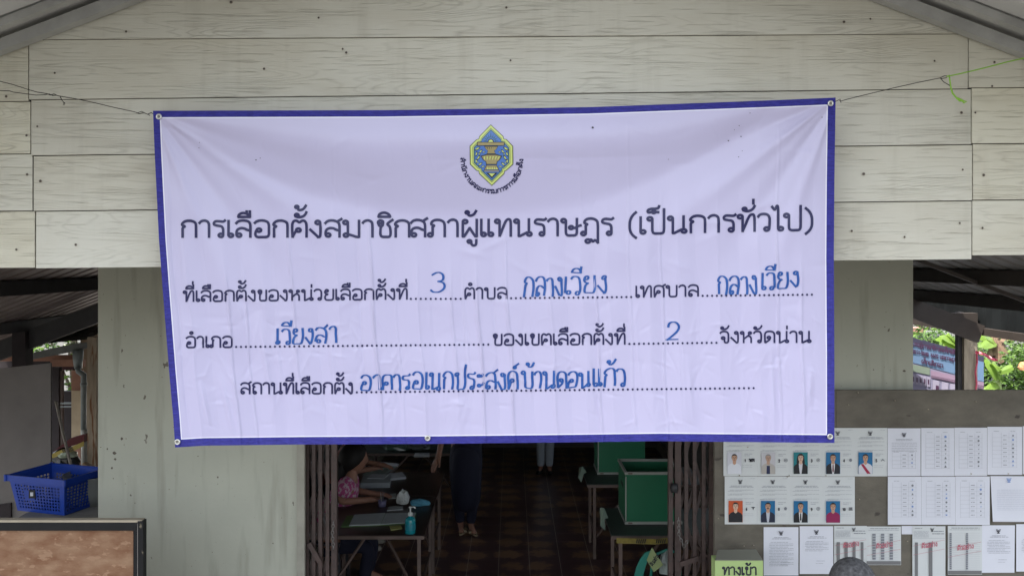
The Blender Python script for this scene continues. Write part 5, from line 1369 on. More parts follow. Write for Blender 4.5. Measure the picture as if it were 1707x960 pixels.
# ------------------------------------------------------------------ tables and things inside
m_top = mat('dark_brown_table_top', (.045,.028,.022), .35, var=.2, vscale=5)
m_leg = mat('dusty_brown_steel_leg', (.13,.09,.075), .55, var=.25)
m_gtop = mat('dark_green_table_top', (.035,.045,.038), .5, var=.2)
def table(label, x0, x1, y0, y1, mt, z=TZ, legs=None):
    t = thing('folding_table', label, 'table', ((x0+x1)/2, (y0+y1)/2, 0), 'tables inside the hall')
    MB().box((x0, y0, z-.022), (x1, y1, z)).build('tabletop', mt, t)
    MB().box((x0, y0-.006, z-.030), (x1, y0-.0005, z-.004)).build('table_edge', m_leg, t)
    for x in (x0+.08, x1-.05):
        for y in (y0+.10, y1-.12): MB().beam((x, y, z-.023), (x, y, 0), .028, .028).build('leg', m_leg, t)
        MB().beam((x, y0+.12, .28), (x, y1-.14, .28), .018, .018).build('stretcher', m_leg, t)
    MB().beam((x0+.1, y0+.10, .22), ((x0+x1)/2, y0+.5, z-.03), .016, .022).build('brace', m_leg, t)
    MB().beam((x1-.07, y0+.10, .25), ((x0+x1)/2, y0+.55, z-.03), .016, .022).build('brace', m_leg, t)
    return t
def at(px, py, z=TZ):
    Y = (EYE-z)*F/(py-HY); return ((px-HX)/F*Y, Y, z)
a = at(707, 892); y_near = a[1]
tbl1 = table('nearest brown table at the left of the doorway with the open register on it', -1.62, -.70, y_near, y_near+1.20, m_top)
tbl2 = table('second brown table behind the register table on the left with piled papers', -1.62, -.695, y_near+1.22, y_near+2.15, m_top)
tbl3 = table('third table far back on the left with wrapped bundles on it', -1.75, -.55, y_near+3.1, y_near+4.0, m_gtop)
a = at(1020, 892)
tbl4 = table('nearest dark green table on the right carrying the front ballot box', a[0], a[0]+1.15, a[1], a[1]+.80, m_gtop)
a5 = at(979, 807)
tbl5 = table('farther dark green table on the right carrying the second ballot box', a5[0], a5[0]+1.15, a5[1], a5[1]+.75, m_gtop)
# ballot boxes
m_green = mat('green_corrugated_plastic', (.008,.13,.06), .45, var=.08, vscale=2)
m_green2 = mat('dark_inner_green_plastic', (.010,.13,.055), .5, var=.1)
m_trim = mat('grey_plastic_edging', (.30,.31,.28), .5, var=.12)
def ballot(label, x0, y0, W, Dp, Hh):
    z = TZ+.002; t = thing('ballot_box', label, 'ballot box', (x0+W/2, y0+Dp/2, z), 'open green ballot boxes'); e = .022
    MB().box((x0, y0, z+.01), (x0+W, y0+.006, z+Hh)).build('front_panel', m_green, t)
    MB().box((x0, y0+Dp-.006, z+.01), (x0+W, y0+Dp, z+Hh)).build('rear_panel', m_green, t)
    MB().box((x0, y0+.007, z+.01), (x0+.006, y0+Dp-.007, z+Hh)).build('side_panel', m_green2, t)
    MB().box((x0+W-.006, y0+.007, z+.01), (x0+W, y0+Dp-.007, z+Hh)).build('side_panel', m_green2, t)
    MB().box((x0, y0, z), (x0+W, y0+Dp, z+.009)).build('bottom_panel', m_green2, t)
    MB().box((x0-.002, y0+Dp*.35, z+Hh*.62), (x0-.0005, y0+Dp*.65, z+Hh*.70)).build('hand_hole', M['blackm'], t)
    for zz in (z+.002, z+Hh-.012):
        MB().box((x0-.008, y0-.006, zz), (x0+W+.008, y0+.012, zz+e)).build('edging', m_trim, t)
        MB().box((x0-.008, y0+Dp-.012, zz), (x0+W+.008, y0+Dp+.006, zz+e)).build('edging', m_trim, t)
        MB().box((x0-.0075, y0+.013, zz+.001), (x0+.012, y0+Dp-.013, zz+e-.001)).build('edging', m_trim, t)
        MB().box((x0+W-.012, y0+.013, zz+.001), (x0+W+.0075, y0+Dp-.013, zz+e-.001)).build('edging', m_trim, t)
    for xx in (x0+.02, x0+W-.04):
        for zz in (z+.006, z+Hh-.008): MB().box((xx, y0-.0075, zz), (xx+.035, y0-.0062, zz+.013)).build('corner_plate', m_leg, t)
    MB().box((x0-.004, y0-.003, z+.03), (x0+.006, y0-.0005, z+Hh-.03)).build('corner_seam', m_trim, t)
b = at(1043, 874)
ballot('open green ballot box with grey edging on the nearest right table', b[0], b[1], .46, .50, .425)
b = at(997, 791)
ballot('second green ballot box farther back, left of and behind the front one', b[0], b[1], .48, .42, .45)
# paper notices hanging from the table corners
def note(label, pts, Y0, Y1, m, cat='notice'):
    mb = MB(); n = len(pts); mb.add([P(a, b_, Y0+(Y1-Y0)*i/(n-1)) for i, (a, b_) in enumerate(pts)]+[tuple(np.array(P(a, b_, Y0+(Y1-Y0)*i/(n-1)))+np.array((0,.003,0))) for i, (a, b_) in enumerate(pts)],
       [tuple(range(n)), tuple(range(2*n-1, n-1, -1))]+[(i, (i+1) % n, (i+1) % n+n, i+n) for i in range(n)])
    o = mb.build('paper_notice', m); return tag(o, label, cat)
m_yp = mat('pale_yellow_paper', (.26,.30,.19), .7); m_gp = mat('pale_green_grey_paper', (.20,.26,.20), .7)
note('pale paper notice hanging over the corner of the nearest right table', [(1000,846),(1007,846),(1014,863),(1008,864),(1009,884),(1001,876)], 7.4, 7.2, m_gp)
note('pale paper notice hanging over the corner of the farther right table', [(965,779),(971,777),(978,787),(973,789),(969,804),(964,795)], 9.2, 9.0, m_gp)
# things on the left tables
def slab(name, label, cat, corners, h, m, z=TZ, extra=None):
    pts = [at(x, y, z) for x, y in corners]; mb = MB().prism([(p[0], p[1], z+.002) for p in pts], (0, 0, h)); o = mb.build(name, m); return tag(o, label, cat)
m_page = mat('register_page', (.46,.50,.50), .8, var=.06, vscale=9); m_gcov = mat('green_register_cover', (.11,.20,.06), .6)
rg = thing('open_register', 'open register book with a green cover lying on the nearest table', 'book', at(630, 868))
def tprism(corners, z, h): return MB().prism([(lambda p: (p[0], p[1], z))(at(x, y, TZ)) for x, y in corners], (0, 0, h))
tprism([(568,879),(690,874),(694,855),(578,860)], TZ+.002, .004).build('cover', m_gcov, rg)
tprism([(582,877.5),(634,876),(642,857),(591,860)], TZ+.0065, .008).build('page_block', m_page, rg)
tprism([(635,875.6),(689,872),(693,856),(643,857)], TZ+.0065, .005).build('page_block', m_page, rg)
mb = MB()
for i in range(7):
    for (xa, xb) in ((586, 630), (642, 686)):
        y = 861.5+i*2.1; q = [at(xa-(i-3)*1.0, y), at(xb-(i-3)*1.0, y-.4), at(xb-(i-3)*1.0, y-.1), at(xa-(i-3)*1.0, y+.3)]
        mb.poly([(p[0], p[1], TZ+.0158) for p in q])
mb.build('ruled_lines', M['inkgrey'], rg)
slab('name_card', 'small yellow card lying in front of the open register', 'card', [(652,884),(670.5,881.5),(668,876),(649,877.5)], .004, mat('yellow_card', (.40,.40,.14), .7))
# gel bottle
g = at(683, 891); gb = thing('sanitiser_bottle', 'turquoise hand sanitiser bottle with a white pump at the front table edge', 'bottle', (g[0], g[1]+.04, TZ))
m_gel = bpy.data.materials.new('turquoise_gel'); m_gel.use_nodes = True
bb = m_gel.node_tree.nodes['Principled BSDF']; bb.inputs['Base Color'].default_value = (.02,.36,.42,1); bb.inputs['Roughness'].default_value = .12; bb.inputs['Transmission Weight'].default_value = .35
gc = (g[0], g[1]+.04, TZ+.002)
MB().lathe(gc, [(.001,0),(.040,.0),(.043,.006),(.043,.105),(.036,.122),(.018,.132),(.016,.140),(.001,.141)], 20).build('bottle_body', m_gel, gb, smooth=True)
m_wp = mat('white_pump_plastic', (.62,.64,.62), .4)
MB().lathe((gc[0],gc[1],gc[2]+.1405), [(.001,0),(.019,0),(.019,.024),(.007,.027),(.006,.062),(.013,.064),(.013,.072),(.001,.073)], 14).build('pump_collar', m_wp, gb, smooth=True)
MB().tube([(gc[0],gc[1],gc[2]+.208), (gc[0]+.03,gc[1],gc[2]+.210), (gc[0]+.042,gc[1],gc[2]+.200)], .005, 8).build('pump_spout', m_wp, gb, smooth=True)
MB().lathe((gc[0],gc[1],gc[2]+.03), [(.0432,0),(.0436,.001),(.0436,.05),(.0432,.051)], 20).build('bottle_label', mat('deep_teal_label', (.01,.20,.26), .4), gb, smooth=True)
# white crumpled bag, blue cloth, cup, papers
q = at(672, 843); bl = blob((q[0], q[1], TZ+.065), (.058,.05,.075), 21, 14, 9); tag(bl.build('tissue_bag', mat('white_crumpled_plastic', (.50,.52,.50), .35)), 'white crumpled bag standing on the nearest table', 'bag')
q = at(700, 842); bl = blob((q[0], q[1], TZ+.022), (.090,.05,.032), 33, 14, 8); tag(bl.build('blue_cloth', mat('light_blue_cloth', (.10,.33,.46), .8)), 'folded light blue cloth near the right edge of the nearest table', 'cloth')
q = at(637, 844); cu = thing('stationery_cup', 'small violet grey stationery cup with pens on the nearest table', 'cup', (q[0], q[1], TZ))
MB().lathe((q[0], q[1], TZ+.002), [(.001,0),(.032,0),(.038,.055),(.036,.055),(.030,.006),(.001,.005)], 16).build('cup_body', mat('violet_grey_plastic', (.16,.15,.26), .3), cu, smooth=True)
for dx, dy in ((-.01,0),(.012,.006),(.002,-.012)): MB().tube([(q[0]+dx*.3, q[1]+dy*.3, TZ+.01), (q[0]+dx*1.5, q[1]+dy, TZ+.13)], .003, 6).build('pen', mat('dark_pen', (.1,.1,.12), .4) if dx > 0 else M['pvcpale'], cu)
slab('paper_stack', 'pile of grey papers on the second left table', 'papers', [(601,814),(650,813),(652,798),(606,800)], .05, mat('grey_paper_pile', (.30,.33,.35), .8, var=.1))
slab('paper_stack', 'thin sheaf of papers right of the grey pile on the second left table', 'papers', [(650,801),(677,798),(670,790),(646,792)], .02, mat('pale_grey_sheaf', (.38,.40,.43), .8))
slab('paper_stack', 'open documents under the hands of the person with the yellow badge', 'papers', [(604,792),(642,791),(664,776),(634,774)], .006, mat('grey_green_documents', (.24,.30,.28), .8))
slab('paper_stack', 'white sheet at the far side of the second left table', 'papers', [(634,776),(663,778),(665,774),(636,771.5)], .010, mat('white_grey_sheet', (.5,.52,.54), .8))
slab('paper_stack', 'loose white sheet lying crooked over the grey pile', 'papers', [(612,806),(640,807),(648,800),(620,799)], .056, mat('crooked_white_sheet', (.42,.45,.48), .8))
slab('paper_stack', 'folded booklet left of the crumpled white bag', 'papers', [(648,832),(660,831),(660,824),(650,825)], .012, mat('pale_booklet', (.36,.38,.36), .8))
slab('paper_stack', 'pale booklet lying just behind the open register on the nearest table', 'papers', [(645,852),(672,850),(672,845),(648,846)], .01, mat('pale_booklet_cover', (.34,.36,.36), .8))
slab('paper_stack', 'white leaflet at the back edge of the third left table', 'papers', [(690,762),(716,762),(716,758),(692,758)], .02, mat('white_leaflet', (.4,.42,.44), .8), z=TZ)
q = at(655, 768, TZ); bl = blob((q[0], q[1]+.6, TZ+.06), (.22,.12,.09), 41, 16, 9)
o = bl.build('wrapped_bundle', mat('clear_green_plastic_wrap', (.08,.13,.11), .15)); tag(o, 'large bundle wrapped in clear plastic on the third left table', 'bundle')
q = at(680, 770, TZ); bl = blob((q[0]+.05, q[1]+.6, TZ+.05), (.14,.10,.05), 44, 16, 9)
tag(bl.build('wrapped_bundle', mat('clear_grey_plastic_wrap', (.12,.14,.14), .15)), 'small grey plastic wrapped bundle right of the large one', 'bundle')
tag(MB().box(P(699, 760, 11.2), (P(741, 750, 11.2)[0], 11.26, P(741, 751, 11.2)[2])).build('bench_rail', mat('dim_green_rail', (.06,.11,.08), .5)), 'dim green rail of a bench far behind the left tables', 'bench')
# caution tape between the right table and the gate
t, mb2 = caution_tape('caution_tape', 'yellow and black caution tape strung below the front right table', [(1028,896),(1060,897),(1092,898),(1121,895)], 7.1, 9)
for x0 in (1060, 1093):
    for i in range(5):
        x = x0+i*3.4; mb2.poly([P(x, 905, 7.09), P(x+1.9, 905, 7.09), P(x+3.4, 898, 7.09), P(x+1.5, 898, 7.09)])
t.children[0].data.materials[0] = mat('shade_darkened_tape', (.22, .17, .03), .6, var=.3, vscale=20)  # tape colour darkened to stand in for the shade inside the hall
mb2.build('black_stripe', M['blackm'], t)
# green chair with a paper label and a plastic bag
Yc = 6.9
gch = thing('green_chair', 'teal green plastic chair with a paper label by the right side of the doorway', 'chair', (P(1085,0,Yc)[0], Yc, 0))
m_teal = mat('teal_chair_plastic', (.03,.22,.17), .4)
def cx_(px, py, dy=0): return P(px, py, Yc+dy)
mb = MB(); pts = [cx_(1056,968),(cx_(1060,948)),cx_(1067,932),cx_(1076,921),cx_(1086,917),cx_(1084,925),cx_(1078,938),cx_(1073,955),cx_(1070,972)]
mb.prism(pts[::-1], (0,.02,0)); mb.build('backrest', m_teal, gch)
MB().tube([cx_(1085,960,.05), cx_(1087,940,.05), cx_(1096,922,.05), cx_(1112,916,.05), cx_(1128,920,.05), cx_(1134,945,.05), cx_(1134,990,.05)], .012, 8).build('back_frame', m_teal, gch, smooth=True)
q = P(1090, 1000, Yc); MB().box((q[0]-.2, Yc-.35, .43), (q[0]+.22, Yc+.05, .455)).build('seat', m_teal, gch, bevel=.01)
for a in (-.17, .19):
    for b_ in (-.32, .02): MB().beam((q[0]+a, Yc+b_, .43), (q[0]+a*1.15, Yc+b_, 0), .03, .03).build('leg', m_teal, gch)
lab = MB().prism([cx_(1078,933,-.05), cx_(1090,953,-.05), cx_(1105.5,941,-.05), cx_(1087,912,-.05)], (0,.003,0)); lab = tag(lab.build('paper_label', mat('lime_label_paper', (.30,.36,.16), .7)), 'pale lime paper label tied to the teal chair', 'label')
mb = MB()
def lmap(x, y, o): 
    a = R(-58); dx, dy = x-0, y-0; return cx_(1091+dx*math.cos(a)-dy*math.sin(a), 933+dx*math.sin(a)+dy*math.cos(a), -.052-o)
write(mb, 'ตัวอย่าง', -10, 10, 3, 3, 5, 1.2, lmap, flip=False); mb.build('label_lettering', M['inkdark'], lab)
q = P(1110, 942, 6.95); bl = blob(q, (.055,.05,.10), 51, 16, 10); tag(bl.build('plastic_bag', mat('clear_crinkled_plastic', (.30,.34,.32), .12)), 'clear crinkled plastic bag hanging beside the teal chair', 'bag')
tag(MB().tube([P(1106,923,6.94), P(1112,917,6.94), P(1117,926,6.94), P(1113,936,6.94)], .004, 6).build('bag_handle', M['pvcpale'], smooth=True), 'white looped handle of the clear plastic bag', 'handle')

# ------------------------------------------------------------------ notice board on the right wall
YN = 5.62
nbd = thing('notice_board', 'grimy brown plywood notice board fixed across the right wall', 'notice board', P(1450, 1000, YN))
pbox(MB(), 1191, 650.5, 1393.5, 1180, YN, .02).build('board_sheet', M['boardply'], nbd)
pbox(MB(), 1394, 650, 1800, 1180, YN+.001, .02).build('board_sheet', M['boardply'], nbd)
for px in (1210, 1780): pbox(MB(), px, 1181, px+14, 1206, YN+.02, .05).build('board_leg', M['wood'], nbd)
for px in (1300, 1700): MB().box((P(px,0,YN)[0], YN+.022, -.06), (P(px+14,0,YN)[0], YN+.07, P(0,700,YN)[2])).build('board_leg', M['wood'], nbd)
YS = YN-.0045
smap = lambda px, py, o: P(px, py, YS-o)
def sheet_(label, x0, y0, x1, y1, m=None, curl=.006, cat='poster', skew=0, k=0):
    t = thing('paper_sheet', label, cat, P((x0+x1)/2, y1, YS), 'papers pinned to the notice board')
    mb = MB(); n, mm = 6, 8; vs = []; rs = random.Random(int(x0*7+y0)); dirv = [rs.uniform(-1, 1) for _ in range(4)]
    for j in range(mm+1):
        for i in range(n+1):
            u, v = i/n, j/mm; e = -2.2*curl*(abs(u-.5)*2)**3*(v**2)*abs(dirv[0 if u < .5 else 1]) - .0012*math.sin(u*9+dirv[2]*3)*math.sin(v*5)
            vs.append(P(x0+(x1-x0)*u+skew*v, y0+(y1-y0)*v+skew*.1*u, YS-k*.0012-.0012+min(e, .0006)))
    f = [(j*(n+1)+i, (j+1)*(n+1)+i, (j+1)*(n+1)+i+1, j*(n+1)+i+1) for j in range(mm) for i in range(n)]
    mb.add(vs, f); mb.build('paper', m or M['paper'], t, smooth=True); return t
OF = .0085
def pr(mb, x0, y0, x1, y1, o=OF): mb.poly([smap(x0,y1,o), smap(x1,y1,o), smap(x1,y0,o), smap(x0,y0,o)])
def textline(mb, x0, x1, y, h=.55, seed=0, o=OF):
    rs = random.Random(seed*31+int(y*3)+int(x0)); x = x0
    while x < x1:
        l = rs.uniform(2, 9); pr(mb, x, y, min(x+l, x1), y+h, o); x += l+rs.uniform(.5, 1.1)
def garuda(mb, cx, cy, s=3.6):
    f = lambda pts: pol(mb, [(cx+a*s, cy-b_*s) for a, b_ in pts], OF)
    f([(-.16,-1),(.16,-1),(.22,0),(.1,.55),(-.1,.55),(-.22,0)])
    for q in (-1, 1):
        f([(q*.22,-.55),(q*.7,-.1),(q*1.05,1.0),(q*.82,1.0),(q*.62,.35),(q*.30,-.05)])
        f([(q*.34,.1),(q*.5,.5),(q*.55,1.0),(q*.38,.9),(q*.22,.4)])
        f([(q*.2,-.65),(q*.75,-.6),(q*.55,-.95),(q*.15,-.95)])
def ell(cx, cy, rx, ry, n=14, a0=0, a1=2*math.pi): return [(cx+rx*math.cos(a0+(a1-a0)*i/n), cy+ry*math.sin(a0+(a1-a0)*i/n)) for i in range(n+(0 if a1-a0 > 6.2 else 1))]
def pol(mb, pts, o): 
    a = sum((pts[i][0]*pts[(i+1) % len(pts)][1]-pts[(i+1) % len(pts)][0]*pts[i][1]) for i in range(len(pts)))
    pts = pts[::-1] if a > 0 else pts
    mb.poly([smap(x, y, o) for x, y in pts])
ph = {}
def pm(rgb):
    if rgb not in ph: ph[rgb] = mat('portrait_print_%d' % len(ph), tuple(c*.8 for c in srgb(*rgb)), .6)
    return ph[rgb]
def portrait(t, x, y, bgc, top, skin=(205,160,130), hair=(25,22,24), under=None, tie=None, longhair=False, sash=None, lapel=None, mous=False, hat=None):
    """passport-style photo 23 x 36 px at x, y"""
    W, Hh = 23.5, 36
    L = []      # (material, polygon)
    L.append((bgc, [(x,y),(x+W,y),(x+W,y+Hh),(x,y+Hh)]))
    c = x+W*.5
    if longhair: L.append((hair, [(c-5.5,y+6),(c-2,y+2),(c+2,y+2),(c+5.5,y+6),(c+7,y+17),(c+5,y+22),(c-5,y+22),(c-7,y+17)]))
    L.append((top, [(x+.3,y+Hh-.1),(x+.3,y+24),(x+3,y+20.5),(c-4,y+18.2),(c+4,y+18.2),(x+W-3,y+20.5),(x+W-.3,y+24),(x+W-.3,y+Hh-.1)]))
    L.append((skin, [(c-2.4,y+13),(c+2.4,y+13),(c+2.8,y+19),(c,y+21),(c-2.8,y+19)]))
    if under: L.append((under, [(c-3.2,y+18.4),(c,y+20.5),(c+3.2,y+18.4),(c+2.6,y+26),(c+1.4,y+Hh-.2),(c-1.4,y+Hh-.2),(c-2.6,y+26)]))
    if lapel: L.append((lapel, [(c-2.6,y+22),(c+2.6,y+22),(c+3,y+Hh-.2),(c-3,y+Hh-.2)]))
    if tie: L.append((tie, [(c-.9,y+20.6),(c+.9,y+20.6),(c+1.3,y+31),(c,y+34),(c-1.3,y+31)]))
    if sash: L.append((sash, [(x+4,y+20),(x+8,y+19.2),(x+W-3,y+Hh-.4),(x+W-9,y+Hh-.4)]))
    L.append((hair, ell(c, y+8.2, 4.9, 5.6, 16)))
    L.append((skin, [(c-4.2,y+8),(c-3.4,y+5.9),(c,y+5.4),(c+3.4,y+5.9),(c+4.2,y+8),(c+3.9,y+12),(c+2.2,y+15.4),(c,y+16.2),(c-2.2,y+15.4),(c-3.9,y+12)]))
    dk = tuple(int(v*.35) for v in skin); md = tuple(int(v*.72) for v in skin)
    for q in (-1, 1):
        L.append((dk, [(c+q*1.0,y+8.6),(c+q*2.9,y+8.4),(c+q*2.9,y+9.3),(c+q*1.0,y+9.3)])); L.append((hair, [(c+q*.9,y+7.2),(c+q*3.2,y+7.0),(c+q*3.2,y+7.5),(c+q*.9,y+7.7)]))
    L.append((md, [(c-.5,y+9.4),(c+.5,y+9.4),(c+.9,y+11.6),(c-.9,y+11.6)]))
    L.append(((150,80,75), [(c-1.6,y+13.1),(c+1.6,y+13.1),(c+1.0,y+13.9),(c-1.0,y+13.9)]))
    if mous: L.append((hair, [(c-2.1,y+12.0),(c+2.1,y+12.0),(c+2.3,y+12.9),(c-2.3,y+12.9)]))
    mb = MB(); ms = []
    for i, (col, pts) in enumerate(L):
        col = tuple(col)
        if pm(col) not in ms: ms.append(pm(col))
        mb.cur = ms.index(pm(col)); pol(mb, pts, OF+.0003+i*.00022)
    mb.build('portrait_photo', ms if len(ms) > 1 else ms[0], t)
def digits(t, txt, x, y, h, m):
    mb = MB(); w_ = lay(txt)[0]*h*.95; write(mb, txt, x-w_/2, x+w_/2, y, y, h, 1.3, lambda a, b_, o: smap(a, b_, OF+o)); mb.build('number', m, t)
def candidate(label, x0, y0, x1, y1, num, mark, k=0, **kw):
    t = sheet_(label, x0, y0, x1, y1, M['paperw'], .003, 'candidate poster', k=k)
    g = MB(); garuda(g, (x0+x1)/2-1, y0+9, 3.6); g.build('garuda_mark', M['inkdark'], t)
    mb = MB(); w_ = x1-x0
    textline(mb, x0+10, x1-8, y0+15.5, .9, num); textline(mb, x0+8, x1-6, y0+17.6, .8, num+1)
    for i, yy in enumerate((22.5, 24.2, 29, 30.6, 36.8, 38.3)): textline(mb, x0+(9 if i % 2 == 0 else 5), x1-5-(20 if i % 2 else 0), y0+yy, .55, num+i)
    for i, yy in enumerate((42.8, 45.6)): textline(mb, x0+35, x0+35+(13, 9)[i], y0+yy, .9, num+i)
    for yy in (62, 65): textline(mb, x0+32, x0+48, y0+yy, .4, num)
    textline(mb, x0+43, x1-3, y0+3.2, .5, num)
    mb.build('printed_lines', M['inkgrey'], t)
    digits(t, str(num), x0+36.5, y0+56.5, 4.2, M['inkdark'])
    mb = MB(); cx, cy = x0+47.5, y0+53.5
    if mark == 'ring':
        for i in range(12):
            a, b_ = i*math.pi/6, (i+1)*math.pi/6; pol(mb, [(cx+3.1*math.cos(a), cy+3.1*math.sin(a)), (cx+3.1*math.cos(b_), cy+3.1*math.sin(b_)), (cx+2.2*math.cos(b_), cy+2.2*math.sin(b_)), (cx+2.2*math.cos(a), cy+2.2*math.sin(a))], OF)
        pol(mb, ell(cx, cy, 1.2, 1.2, 8), OF)
    elif mark == 'bars':
        pol(mb, [(cx-3,cy-2.4),(cx+3,cy-2.4),(cx+3,cy-1),(cx-3,cy-1)], OF); pol(mb, [(cx-3.4,cy+.8),(cx+3.4,cy+.8),(cx+3.4,cy+2.4),(cx-3.4,cy+2.4)], OF); pol(mb, [(cx-2.4,cy-.6),(cx+2.4,cy-.6),(cx+2.4,cy+.3),(cx-2.4,cy+.3)], OF)
    elif mark == 'tri': pol(mb, [(cx-3.6,cy-2.6),(cx+3.6,cy-2.6),(cx+1,cy-.6),(cx,cy+2.8),(cx-1,cy-.6)], OF)
    elif mark == 'peak': pol(mb, [(cx-3.8,cy+2),(cx-.6,cy-2.4),(cx+3.8,cy+2),(cx+1,cy+1.2),(cx-.4,cy-.4),(cx-1.6,cy+1.4)], OF)
    elif mark == 'letters':
        write(mb, 'พท', cx-4.4, cx+4.4, cy+2.4, cy+2.4, 4.4, 1.6, lambda a, b_, o: smap(a, b_, OF+o))
    else: pol(mb, ell(cx, cy, 2.6, 3, 6), OF)
    mb.build('party_mark', M['inkmid'] if mark not in ('letters', 'bars', 'tri') else M['inkdark'], t)
    portrait(t, x0+6.5, y0+40.5, **kw)
    return t
BL = (20,110,160)
candidate('candidate poster number 1 with a man in a white shirt on a pale ground', 1206, 713, 1262.5, 793, 1, 'letters', bgc=(214,214,222), top=(232,234,240))
candidate('candidate poster number 2 with a grey haired man in a cream jacket', 1262.5, 713.3, 1316.5, 793, 2, 'ring', k=1, bgc=(206,204,208), top=(190,184,176), hair=(150,148,146), lapel=(36,44,84), skin=(196,160,136))
candidate('candidate poster number 3 with a long haired woman in black on teal', 1316.5, 713, 1370.5, 793.4, 3, 'ring', bgc=(10,128,136), top=(22,22,26), longhair=True, under=(220,220,225), skin=(222,184,160))
candidate('candidate poster number 4 with a man in a black suit at the top row right', 1370.5, 713, 1424.5, 793.6, 4, 'blob', k=1, bgc=BL, top=(26,26,36), under=(230,230,232), tie=(110,40,50))
candidate('candidate poster number 5 with a white uniform and a red sash', 1424.5, 713, 1479, 793.4, 5, 'peak', bgc=BL, top=(220,220,226), sash=(170,30,70))
candidate('candidate poster number 6 with a dark shirt on an orange ground', 1208, 793.6, 1262, 873.3, 6, 'tri', k=1, bgc=(206,88,40), top=(26,26,32), skin=(222,186,160))
candidate('candidate poster number 8 with a moustached man in a navy jacket', 1262, 793.8, 1316.5, 873.3, 8, 'blob', bgc=BL, top=(28,36,60), under=(200,204,214), mous=True)
candidate('candidate poster number 9 with a black suit and tie in the lower row', 1316.5, 794, 1370.5, 873.4, 9, 'ring', k=1, bgc=BL, top=(18,18,24), under=(228,228,230), tie=(20,20,26))
candidate('candidate poster number 10 with a magenta shirt on blue', 1370.5, 794.2, 1425, 873.4, 10, 'bars', bgc=BL, top=(150,24,84))
def listing(label, x0, y0, x1, y1, seed, gar=False, rows=8, col=.72, k=0):
    t = sheet_(label, x0, y0, x1, y1, M['paper'], .004, 'list sheet', k=k); rs = random.Random(seed); g = MB(); d = MB(); c2 = MB()
    ys = y0+12; w_ = x1-x0
    if gar:
        gm = MB(); garuda(gm, (x0+x1)/2, y0+11, 3.6); gm.build('garuda_mark', M['inkdark'], t)
        for yy in (18, 20): textline(g, x0+14, x1-14, y0+yy, .7, seed)
        for yy in (24, 27, 30, 33, 35.5, 38): textline(g, x0+7, x1-6, y0+yy, .55, seed+int(yy))
        ys = y0+42; rows = 4
    pitch = (y1-12-ys)/rows
    for a in (.14, .40, .62, .84): pr(g, x0+w_*a, ys-2.5, x0+w_*a+.25, ys+pitch*rows)
    for i in range(rows):
        yy = ys+pitch*(i+.2); textline(d, x0+w_*.45, x0+w_*.56, yy+.8, .8, seed+i)
        pr(g, x0+w_*.14, yy+pitch*.62, x0+w_*.86, yy+pitch*.62+.22)
        cx, cy, s = x0+w_*col+1, yy+1.4, rs.uniform(1.3, 2.2); kd = rs.randint(0, 3)
        tgt = c2 if rs.random() < .25 else d
        if kd == 0: pol(tgt, ell(cx, cy, s, s, 8), OF)
        elif kd == 1: pol(tgt, [(cx-s,cy-s*.6),(cx+s,cy-s*.6),(cx+s*.8,cy+s*.7),(cx-s*.8,cy+s*.7)], OF)
        elif kd == 2: pol(tgt, [(cx-s,cy+s),(cx,cy-s),(cx+s,cy+s)], OF)
        else: pol(tgt, [(cx-s,cy-s),(cx-s*.2,cy-.2),(cx+s,cy-s*.8),(cx+s*.2,cy+s)], OF)
    textline(g, x0+w_*.18, x0+w_*.34, y0+7 if not gar else ys-3, .7, seed); textline(g, x0+w_*.66, x0+w_*.8, y0+7 if not gar else ys-3, .7, seed)
    g.build('printed_lines', M['inkgrey'], t); d.build('party_mark', M['inkmid'], t)
    if c2.v: c2.build('blue_mark', M['inkblue'], t)
listing('list sheet with a garuda crest next to candidate poster 5', 1479.5, 713.5, 1534.8, 793, 1, True)
listing('party list sheet second after the crest sheet in the top row', 1535.5, 713, 1590.6, 793, 2, k=1)
listing('party list sheet with a small green square mark in the top row', 1591, 712.5, 1645.6, 792.6, 3)
listing('party list sheet near the right end of the top row', 1646, 711, 1704, 791, 4, k=1)
listing('sheet cut off by the right picture edge in the top row', 1705, 710, 1762, 790, 5)
listing('first party list sheet of the middle row beside the bare board patch', 1480, 794, 1535.8, 874, 6, k=1)
listing('second party list sheet of the middle row', 1536, 794, 1592.6, 874, 7)
listing('third party list sheet of the middle row beside the creased sheet', 1592.8, 793.6, 1650, 874.4, 8, k=1)
t = sheet_('creased white sheet with a faint blue crest at the right of the middle row', 1651, 793, 1712, 869, M['paper'], .012, 'document', skew=4, k=1)
gm = MB(); garuda(gm, 1682, 800, 4); gm.build('garuda_mark', M['inkblue'], t); mb = MB()
for yy in range(816, 850, 3): textline(mb, 1662, 1708, yy, .5, yy)
mb.build('printed_lines', mat('faint_print', (.48,.50,.56), .8), t)
def letter(label, x0, y0, x1, y1, seed, k=0, blue=False, n=9, skew=0):
    t = sheet_(label, x0, y0, x1, y1, M['paper'], .006, 'document', k=k, skew=skew); w_ = x1-x0
    gm = MB(); garuda(gm, (x0+x1)/2, y0+10, 3.8); gm.build('garuda_mark', M['inkdark'] if not blue else M['inkblue'], t); mb = MB()
    textline(mb, x0+w_*.3, x1-w_*.28, y0+17, .8, seed); textline(mb, x0+w_*.24, x1-w_*.2, y0+19.2, .8, seed+1)
    for i in range(n): textline(mb, x0+w_*(.2 if i % 4 == 0 else .16), x1-w_*(.14 if i % 3 else .3), y0+25+i*2.6, .6, seed+i)
    textline(mb, x0+w_*.5, x1-w_*.25, y1-22, .6, seed); textline(mb, x0+w_*.48, x1-w_*.3, y1-18, .5, seed)
    mb.build('printed_lines', M['inkgrey'], t)
letter('letter page with a crest, leftmost sheet of the bottom row', 1273, 878, 1331, 958.5, 1, n=16)
